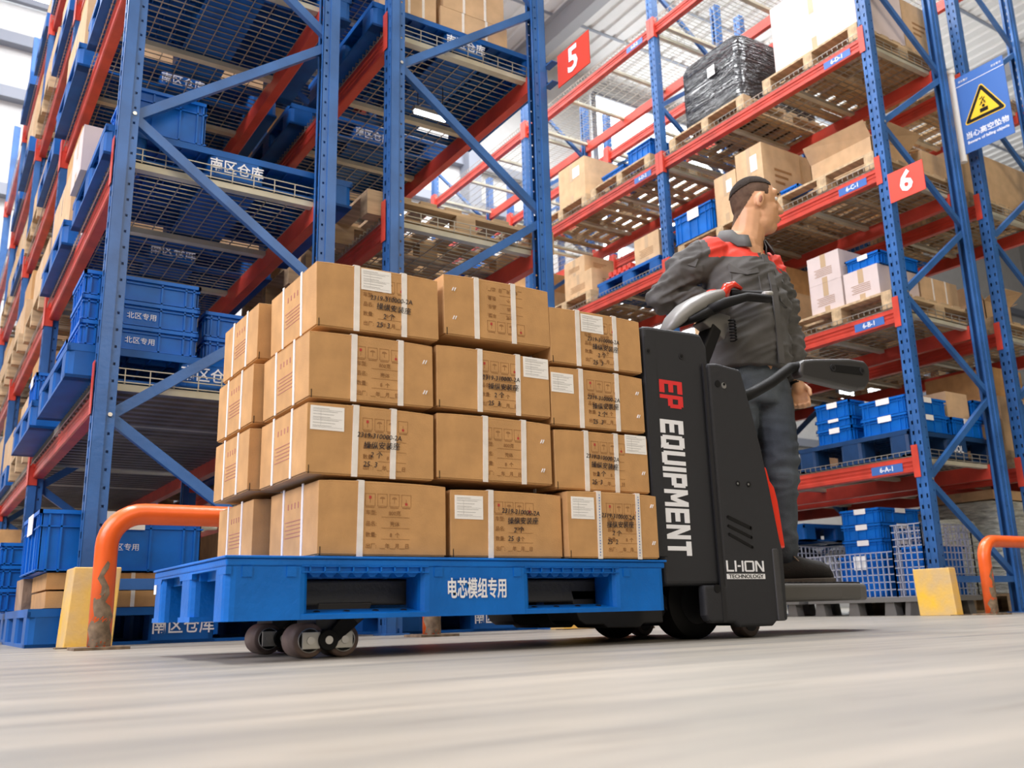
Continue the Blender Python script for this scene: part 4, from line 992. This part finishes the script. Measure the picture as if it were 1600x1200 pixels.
# folding side arm with padded guard
arm = [(2.24, 2.09, .755), (2.32, 2.09, .79), (2.40, 2.085, .83), (2.46, 2.08, .868), (2.50, 2.08, .893), (2.56, 2.08, .905)]
world(M().tube(arm, [.019]*6, 14), 'side_arm', BLACK, 0, True)
pad = [(2.52, .872), (2.535, .86), (2.60, .856), (2.70, .850), (2.83, .845), (2.875, .855), (2.905, .885), (2.913, .925), (2.907, .950), (2.885, .964), (2.80, .962), (2.60, .935), (2.55, .925), (2.53, .912)]
world(M().prism(pad, 'y', 2.055, 2.105), 'arm_pad', mat('pad_rubber', (.035, .034, .033), .4), .014, seg=4)
world(M().prism([(2.69, .925), (2.86, .935), (2.868, .918), (2.86, .903), (2.70, .898)], 'y', 2.0525, 2.056), 'pad_recess', BLACK, .002)
for x, z in ((2.695, .912), (2.858, .920)): disc(x, z, .013, 2.052, DARKM, 'pad_screw'); disc(x, z, .006, 2.050, BLACK, 'pad_screw_socket')
# operator platform
pts = [(2.33, 2.12), (2.33, 2.64)]
for k in range(9): a = R(90-22.5*k/1.0*1.0) if k < 9 else 0; pts.append((2.70+.33*math.cos(a), 2.38+.26*math.sin(a))) if k <= 8 and -91 <= 90-22.5*k else None
plat = world(M().prism(pts, 'z', .105, .163), 'platform', mat('platform_grey', (.085, .082, .076), .6), .012)
pts2 = [(x*.985+.03, 2.38+(y-2.38)*.93) for x, y in pts]
world(M().prism(pts2, 'z', .163, .167), 'platform_mat', BLACK, .001)
g = M()
for k in range(26): x = 2.38+k*.025; hw = .22 if x < 2.72 else .22*math.sqrt(max(0.004, 1-((x-2.72)/.30)**2)); g.box(x-.004, x+.004, 2.38-hw, 2.38+hw, .167, .1695)
world(g, 'mat_ribs', mat('mat_rib', (.06, .06, .058), .6))
# ------------------------------------------------------------------ operator
def remesh(gm, name, vox, smooth_it, m_, parent, fn=None, keep=True):
    me = gm.mesh(name, m_, True); o = obj(name, me)
    r_ = o.modifiers.new('r', 'REMESH'); r_.mode = 'VOXEL'; r_.voxel_size = vox; r_.use_smooth_shade = True
    s_ = o.modifiers.new('s', 'SMOOTH'); s_.iterations = smooth_it; s_.factor = .5
    bpy.context.view_layer.update(); dg = bpy.context.evaluated_depsgraph_get()
    nm = bpy.data.meshes.new_from_object(o.evaluated_get(dg)); nm.name = name
    bpy.data.objects.remove(o); 
    if fn: fn(nm)
    nm.polygons.foreach_set('use_smooth', [True]*len(nm.polygons))
    if not nm.materials: nm.materials.append(m_)
    return obj(name, nm, parent)
P = thing('person', 'man in grey and red work jacket and jeans standing on the truck platform, looking right', 'person', (2.80, 2.42, 0), -yaw)
th = R(32); Fv = Vector((math.sin(th), -math.cos(th), 0)); Lv = Vector((math.cos(th), math.sin(th), 0))   # chest direction, his left
def B(l, f, z, c=(-.085, .02)): return Vector((c[0], c[1], 0))+Lv*l+Fv*f+Vector((0, 0, z))
RotF = Matrix((Lv, -Fv, Vector((0, 0, 1)))).transposed()
g = M()
# head: looks to image right (+x)
HC = Vector((.0, .0, 1.72)); hy = .01
hd = Matrix.Rotation(R(-8), 3, 'Y')
g.ell((-.008, hy, 1.742), (.098, .074, .096), None, 20, 14)                     # skull
g.ell((-.022, hy, 1.715), (.080, .070, .085), None, 18, 12)
g.ell((.026, hy, 1.672), (.062, .062, .088), None, 18, 12)                      # face
g.ell((.045, hy, 1.617), (.036, .036, .030), None, 14, 10)                      # chin
g.ell((.012, hy, 1.622), (.056, .060, .040), None, 14, 10)                      # jaw
g.ell((.070, hy, 1.755), (.024, .055, .024), None, 14, 10)                      # brow ridge
g.ell((.058, hy-.030, 1.690), (.026, .022, .022), None, 12, 8).ell((.058, hy+.030, 1.690), (.026, .022, .022), None, 12, 8)
g.chain([(.086, hy, 1.728), (.096, hy, 1.705), (.103, hy, 1.683)], [.008, .010, .0125], 10)
g.ell((.092, hy-.012, 1.680), (.010, .008, .008), None, 10, 8).ell((.092, hy+.012, 1.680), (.010, .008, .008), None, 10, 8)
g.ell((.084, hy, 1.652), (.014, .024, .0065), None, 12, 8).ell((.081, hy, 1.640), (.014, .022, .0065), None, 12, 8)
for s in (-1, 1):
    ex = Vector((-.001, hy+s*.076, 1.706))
    g.ell(ex, (.019, .0085, .033), Matrix.Rotation(R(12), 3, 'Y'), 12, 8)
g.chain([(-.028, hy, 1.67), (-.040, .015, 1.60), (-.062, .02, 1.52)], [.066, .069, .078], 16)   # neck
# trunk, legs and arms under the clothes
g.chain([B(0, 0, 1.50), B(0, .01, 1.35), B(0, .0, 1.15), B(0, 0, 1.00)], [.10, .125, .12, .12], 16)
g.chain([B(-.15, 0, 1.455), B(.15, 0, 1.455)], [.055, .055], 12)
rs, re, rw = B(-.19, -.01, 1.465), Vector((-.415, -.05, 1.305)), Vector((-.248, -.055, 1.272))
ls, le, lw = B(.20, .0, 1.455), Vector((.105, .12, 1.20)), Vector((.112, .075, .985))
g.chain([rs, re, rw], [.042, .036, .027], 12); g.chain([ls, le, lw], [.042, .036, .027], 12)
lh, lk, la = Vector((-.02, .05, .93)), Vector((.006, .03, .62)), Vector((-.008, .04, .27))
rh, rk, ra = Vector((-.16, .0, .93)), Vector((-.17, -.03, .62)), Vector((-.15, .10, .27))
g.chain([lh, lk, la], [.085, .056, .040], 14); g.chain([rh, rk, ra], [.085, .056, .040], 14)
for a, s in ((la, 1), (ra, 1)): g.chain([a, a+Vector((.0, 0, -.045)), a+Vector((.06, -.01, -.06))], [.036, .028, .018], 10)
# hands
def hand(g, w, d, nrm, fdir):      # wrist, hand direction, palm normal, curl toward nrm
    d = d.normalized(); nrm = nrm.normalized(); side = d.cross(nrm).normalized()
    pc = w+d*.045
    g.chain([w, w+d*.03], [.024, .026], 10)
    for k, q in enumerate((-.027, -.009, .009, .027)):
        base = w+d*.078+side*q; L = (.9, 1.0, .96, .78)[k]
        g.chain([w+d*.03+side*q*.8, base], [.0125, .0105], 8)
        p1 = base+(d*.7+nrm*.55).normalized()*.036*L; p2 = p1+(d*.15+nrm*.98).normalized()*.024*L; p3 = p2+(-d*.45+nrm*.85).normalized()*.018*L
        g.chain([base, p1, p2, p3], [.0098, .0092, .0084, .0074], 8)
    t0 = w+d*.022-side*.024; t1 = t0+(d*.6-side*.45+nrm*.6).normalized()*.036; t2 = t1+(d*.75+nrm*.6).normalized()*.028
    g.chain([t0, t1, t2], [.013, .0105, .0088], 8)
hand(g, lw+Vector((.004, -.01, -.02)), Vector((.10, -.05, -1)), Vector((-.35, -.9, -.1)), 0)
hand(g, rw, Vector((-.35, -.92, -.22)), Vector((.1, -.2, -.95)), 0)
body = remesh(g, 'body', .0048, 3, SKIN, P)
bm_ = body.data; bm_.materials.append(STUB)
for p in bm_.polygons:      # clipped hair on sides and nape
    c = p.center
    if c.z > 1.60 and c.x < .040+(c.z-1.75)*.20:
        x = c.x; line = 1.735 if x > .02 else (1.735-(.02-x)*1.35 if x < -.028 else 1.74)
        if x > .02: ok = c.z > 1.735
        elif x > -.022: ok = c.z > 1.745
        else: ok = c.z > 1.745-(-.022-x)*1.5
        if abs(c.y-hy) > .070 and -.022 < x < .016 and c.z < 1.745: ok = False
        if ok: p.material_index = 1
# short hair on the crown: a shell lifted off the scalp
vs = {}; hv = []; hf = []
for p in bm_.polygons:
    c = p.center
    if c.z > 1.790-.20*max(0, c.x-.02)+ (0.0 if c.x > -.03 else (-.03-c.x)*-.55) and c.x < .056:
        f = []
        for vi in p.vertices:
            if vi not in vs: v = bm_.vertices[vi]; vs[vi] = len(hv); hv.append(tuple(v.co+v.normal*(.0032+.004*max(0, v.co.z-1.80)*10+.0015*noise.noise(v.co*160))))
            f.append(vs[vi])
        hf.append(f)
g = M().add(hv, hf); o = obj('hair', g.mesh('hair', HAIR, True), P); so = o.modifiers.new('s', 'SOLIDIFY'); so.thickness = .006; so.offset = -1
for s in (-1, 1):
    obj('eyebrow', M().ell((.086, hy+s*.030, 1.747), (.005, .015, .003), None, 10, 6).mesh('eyebrow', HAIR, True), P)
    e = obj('eye', M().ell((.074, hy+s*.031, 1.729), (.011, .012, .009), None, 12, 8).mesh('eye', PAPER, True), P)
    obj('iris', M().ell((.0825, hy+s*.031, 1.729), (.0035, .005, .005), None, 10, 6).mesh('iris', BLACK, True), e)
    obj('eyelid', M().ell((.0765, hy+s*.031, 1.7345), (.0115, .014, .0045), None, 12, 6).mesh('eyelid', SKIN, True), P)
obj('lips', M().ell((.094, hy, 1.646), (.005, .019, .0045), None, 12, 6).mesh('lips', mat('lips', (.42, .14, .10), .5), True), P)
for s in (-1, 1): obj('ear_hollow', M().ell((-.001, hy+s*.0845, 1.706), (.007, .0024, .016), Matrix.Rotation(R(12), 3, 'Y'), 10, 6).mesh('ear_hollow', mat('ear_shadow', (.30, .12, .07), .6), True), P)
# jacket
def ering(l, f, z, a, b_, n=22, c=(-.085, .02)):
    return [tuple(B(l+a*math.cos(t_), f+b_*math.sin(t_), z, c)) for t_ in [2*math.pi*i/n for i in range(n)]]
g = M()
g.rings([ering(-.0, .0, .995, .178, .142), ering(-.0, .005, 1.06, .182, .146), ering(-.0, .012, 1.17, .180, .145), ering(0, .015, 1.30, .186, .142), ering(0, .005, 1.40, .190, .132), ering(0, -.005, 1.46, .176, .112), ering(0, -.01, 1.515, .130, .088), ering(.005, -.01, 1.545, .088, .070)])
g.chain([rs+Lv*.03, rs.lerp(re, .5)+Vector((-.01, 0, .012)), re+Vector((-.005, 0, -.008)), re.lerp(rw, .55), rw], [.082, .074, .066, .056, .046], 16)
g.chain([ls-Lv*.04, ls.lerp(le, .5), le, le.lerp(lw, .5), lw+Vector((0, 0, .012))], [.080, .068, .058, .052, .043], 16)
def wrinkle(nm):
    N = [v.normal.copy() for v in nm.vertices]
    for v, n_ in zip(nm.vertices, N):
        c = v.co.copy()
        arm_ = 1.0 if (c.x < -.27 or (c.x > .075 and c.z < 1.42)) else .0
        f1 = noise.noise(Vector((c.x*7+c.z*9, c.y*6, c.z*3-c.x*3)))            # long diagonal folds
        f2 = noise.noise(Vector((c.x*22, c.y*14, c.z*30)))
        f3 = noise.noise(Vector((c.x*14-c.z*26, c.y*9, c.z*8+5)))
        am = .010 if not arm_ else .014
        d_ = am*(f1*1.1+.75*(.6-abs(f3)*2.6)) + .0022*f2 + (0.006*arm_*(1-abs(noise.noise(Vector((c.x*18+3, c.y*10, c.z*34))))*2.5))
        if c.z < 1.03 and not arm_: d_ *= .5
        v.co = c+n_*d_
jacket = remesh(g, 'jacket', .0062, 2, JACK, P, wrinkle)
jm = jacket.data; jm.materials.append(JRED)
def yoke(c):
    l = (Vector((c.x+.085, c.y-.02, 0))).dot(Lv); f = (Vector((c.x+.085, c.y-.02, 0))).dot(Fv)
    if c.z < 1.40 or abs(l) > .215: return False
    if f > -.02: return c.z > 1.448-.06*abs(l) and .016 < abs(l)
    return c.z > 1.43
for p in jm.polygons:
    if yoke(p.center): p.material_index = 1
# zip placket, pockets, collar, hem
def front(l, z, off=.004):
    a = .186 if z < 1.4 else .186-(z-1.4)*.35; b_ = .145 if z < 1.3 else .145-(z-1.3)*.22
    return B(l, .008+b_*math.sqrt(max(.05, 1-(l/a)**2))+off, z)
pl_ = [front(.012, z, .006) for z in (1.0, 1.08, 1.16, 1.24, 1.32, 1.40, 1.46)]
g = M()
for a, b_ in zip(pl_[:-1], pl_[1:]): g.bar(a, b_, .030, .006, upv=tuple(Fv))
obj('zip_placket', g.mesh('zip_placket', JACK), P)
for l0 in (-.10, .10):
    g = M(); pts_ = [front(l0+dl, z, .009) for dl, z in ((-.052, 1.405), (.052, 1.405), (.052, 1.368), (.0, 1.355), (-.052, 1.368))]
    n_ = len(pts_); g.add([p for p in pts_]+[p-Fv*.008 for p in pts_], [list(range(n_))[::-1], list(range(n_, 2*n_))]+[(i, (i+1) % n_, (i+1) % n_+n_, i+n_) for i in range(n_)])
    obj('pocket_flap', g.mesh('pocket_flap', JACK), P)
    g = M()
    bl = [front(l0+dl, z, .0045) for dl, z in ((-.05, 1.36), (-.05, 1.262), (0, 1.25), (.05, 1.262), (.05, 1.36))]
    for a, b_ in zip(bl[:-1], bl[1:]): g.bar(a, b_, .0035, .003, upv=tuple(Fv))
    obj('pocket_seam', g.mesh('pocket_seam', JACK), P)
obj('sleeve_pocket', M().bar(rs.lerp(re, .45)+Vector((-.035, -.058, .04)), rs.lerp(re, .45)+Vector((.03, -.075, .015)), .008, .038, upv=(.3, .2, 1)).mesh('sleeve_pocket', JACK), P)
# collar: folded stand around the neck
g = M(); rr = []
cc = Vector((-.068, .022, 0))
for ra_, z, o_ in ((.082, 1.535, 0), (.086, 1.575, 0), (.080, 1.603, 0), (.088, 1.607, 0), (.104, 1.575, 0), (.118, 1.545, 0)):
    ring = []
    for k in range(25):
        t_ = R(-90-150+300*k/24+180)           # opening at the chest side
        dirv = Fv*(-math.cos(R(-150+300*k/24)))+Lv*math.sin(R(-150+300*k/24))
        back = math.cos(R(-150+300*k/24))
        ring.append(tuple(cc+dirv*ra_*(1.0+.12*(back < 0)*(-back))+Vector((0, 0, z+.028*back-.014-(.02 if back < -.5 else 0)))))
    rr.append(ring)
vs = [p for q in rr for p in q]; n_ = 25
g.add(vs, [(k*n_+i, k*n_+i+1, (k+1)*n_+i+1, (k+1)*n_+i) for k in range(5) for i in range(n_-1)])
o = obj('collar', g.mesh('collar', JACK, True), P); so = o.modifiers.new('s', 'SOLIDIFY'); so.thickness = .005
obj('undershirt', M().rings([[tuple(cc+Vector(((q)*math.cos(a), q*math.sin(a), z))) for a in [2*math.pi*i/20 for i in range(20)]] for q, z in ((.078, 1.50), (.074, 1.548), (.068, 1.552))]).mesh('undershirt', BLACK, True), P)
obj('chest_print', M().bar(front(.075, 1.415, .006), front(.13, 1.408, .006), .012, .002, upv=tuple(Fv)).mesh('chest_print', LRED), P)
for w_, p_ in ((lw, le), (rw, re)):
    d_ = (p_-w_).normalized(); obj('cuff', M().tube([w_-d_*.002, w_+d_*.035], [.046, .047], 16).mesh('cuff', JACK, True), P)
obj('watch_strap', M().cyl(tuple(lw+Vector((.002, -.004, -.020))), tuple(lw+Vector((.003, -.006, -.030))), .0285, 16).mesh('watch_strap', BLACK, True), P)
# jeans
g = M()
g.rings([[tuple(Vector((-.085, .03, z))+Lv*a*math.cos(t_)+Fv*b_*math.sin(t_)) for t_ in [2*math.pi*i/20 for i in range(20)]] for z, a, b_ in ((.86, .145, .115), (.93, .158, .125), (1.02, .152, .120))])
g.chain([lh, lh.lerp(lk, .5)+Vector((.006, 0, 0)), lk, lk.lerp(la, .5)+Vector((-.006, .01, 0)), la+Vector((0, 0, .02))], [.098, .084, .070, .062, .052], 16)
g.chain([rh, rh.lerp(rk, .5), rk, rk.lerp(ra, .5), ra+Vector((0, 0, .02))], [.098, .084, .070, .062, .052], 16)
def jw(nm):
    N = [v.normal.copy() for v in nm.vertices]
    for v, n_ in zip(nm.vertices, N):
        c = v.co.copy(); k_ = 1+1.6*math.exp(-((c.z-.62)/.08)**2)+1.2*math.exp(-((c.z-.32)/.06)**2)
        v.co = c+n_*(.005*k_*(1-2.2*abs(noise.noise(Vector((c.x*10, c.y*10, c.z*24)))))+.004*noise.noise(c*9))
remesh(g, 'jeans', .0066, 2, JEAN, P, jw)
# shoes
def shoe(ax, ay, dirx):
    d = Vector(dirx).normalized(); s = Vector((-d.y, d.x, 0)); g = M(); rr = []
    for x, w, h0, h1 in ((-.105, .022, .184, .235), (-.095, .034, .182, .275), (-.05, .040, .182, .292), (0, .042, .182, .285), (.04, .044, .182, .278), (.09, .048, .182, .262), (.13, .047, .182, .253), (.158, .038, .182, .236), (.171, .020, .184, .205)):
        ring = []
        for i in range(14):
            a = 2*math.pi*i/14; zz = (h0+h1)/2+math.sin(a)*(h1-h0)/2; ww = w*math.copysign(abs(math.cos(a))**.6, math.cos(a))*(1 if math.sin(a) < .2 else 1-.45*(math.sin(a)-.2)*(x < .08))
            ring.append(tuple(Vector((ax, ay, 0))+d*x+s*ww+Vector((0, 0, zz))))
        rr.append(ring)
    o = obj('shoe', g.rings(rr).mesh('shoe', SHOE, True), P)
    g = M(); out = []
    for x, w in ((-.108, .018), (-.098, .036), (-.04, .040), (.02, .040), (.09, .048), (.135, .048), (.163, .036), (.177, .016)): out.append((x, w))
    poly = [(x, -w) for x, w in out]+[(x, w) for x, w in out[::-1]]
    pw = [(ax+d.x*x+s.x*w, ay+d.y*x+s.y*w) for x, w in poly]
    q = obj('sole', M().prism(pw, 'z', .1700, .190).mesh('sole', mat('sole_rubber', (.085, .075, .065), .6)), o); mod_bevel(q, .004)
    g = M()
    for k in range(5):
        x = .012+k*.018; z = .282-k*.009
        g.tube([tuple(Vector((ax, ay, z-.004))+d*x+s*w_+Vector((0, 0, .008*(1-abs(w_)/.03)))) for w_ in (-.028, -.012, 0, .012, .028)], .0024, 5)
    g.tube([tuple(Vector((ax, ay, .285))+d*.01+s*-.01), tuple(Vector((ax, ay, .27))+d*.03+s*-.045), tuple(Vector((ax, ay, .25))+d*.05+s*-.03)], .0024, 5)
    obj('laces', g.mesh('laces', mat('laces', (.30, .22, .16), .8)), o)
shoe(-.008, .04, (1, -.12, 0)); shoe(-.145, .12, (1, -.45, 0))
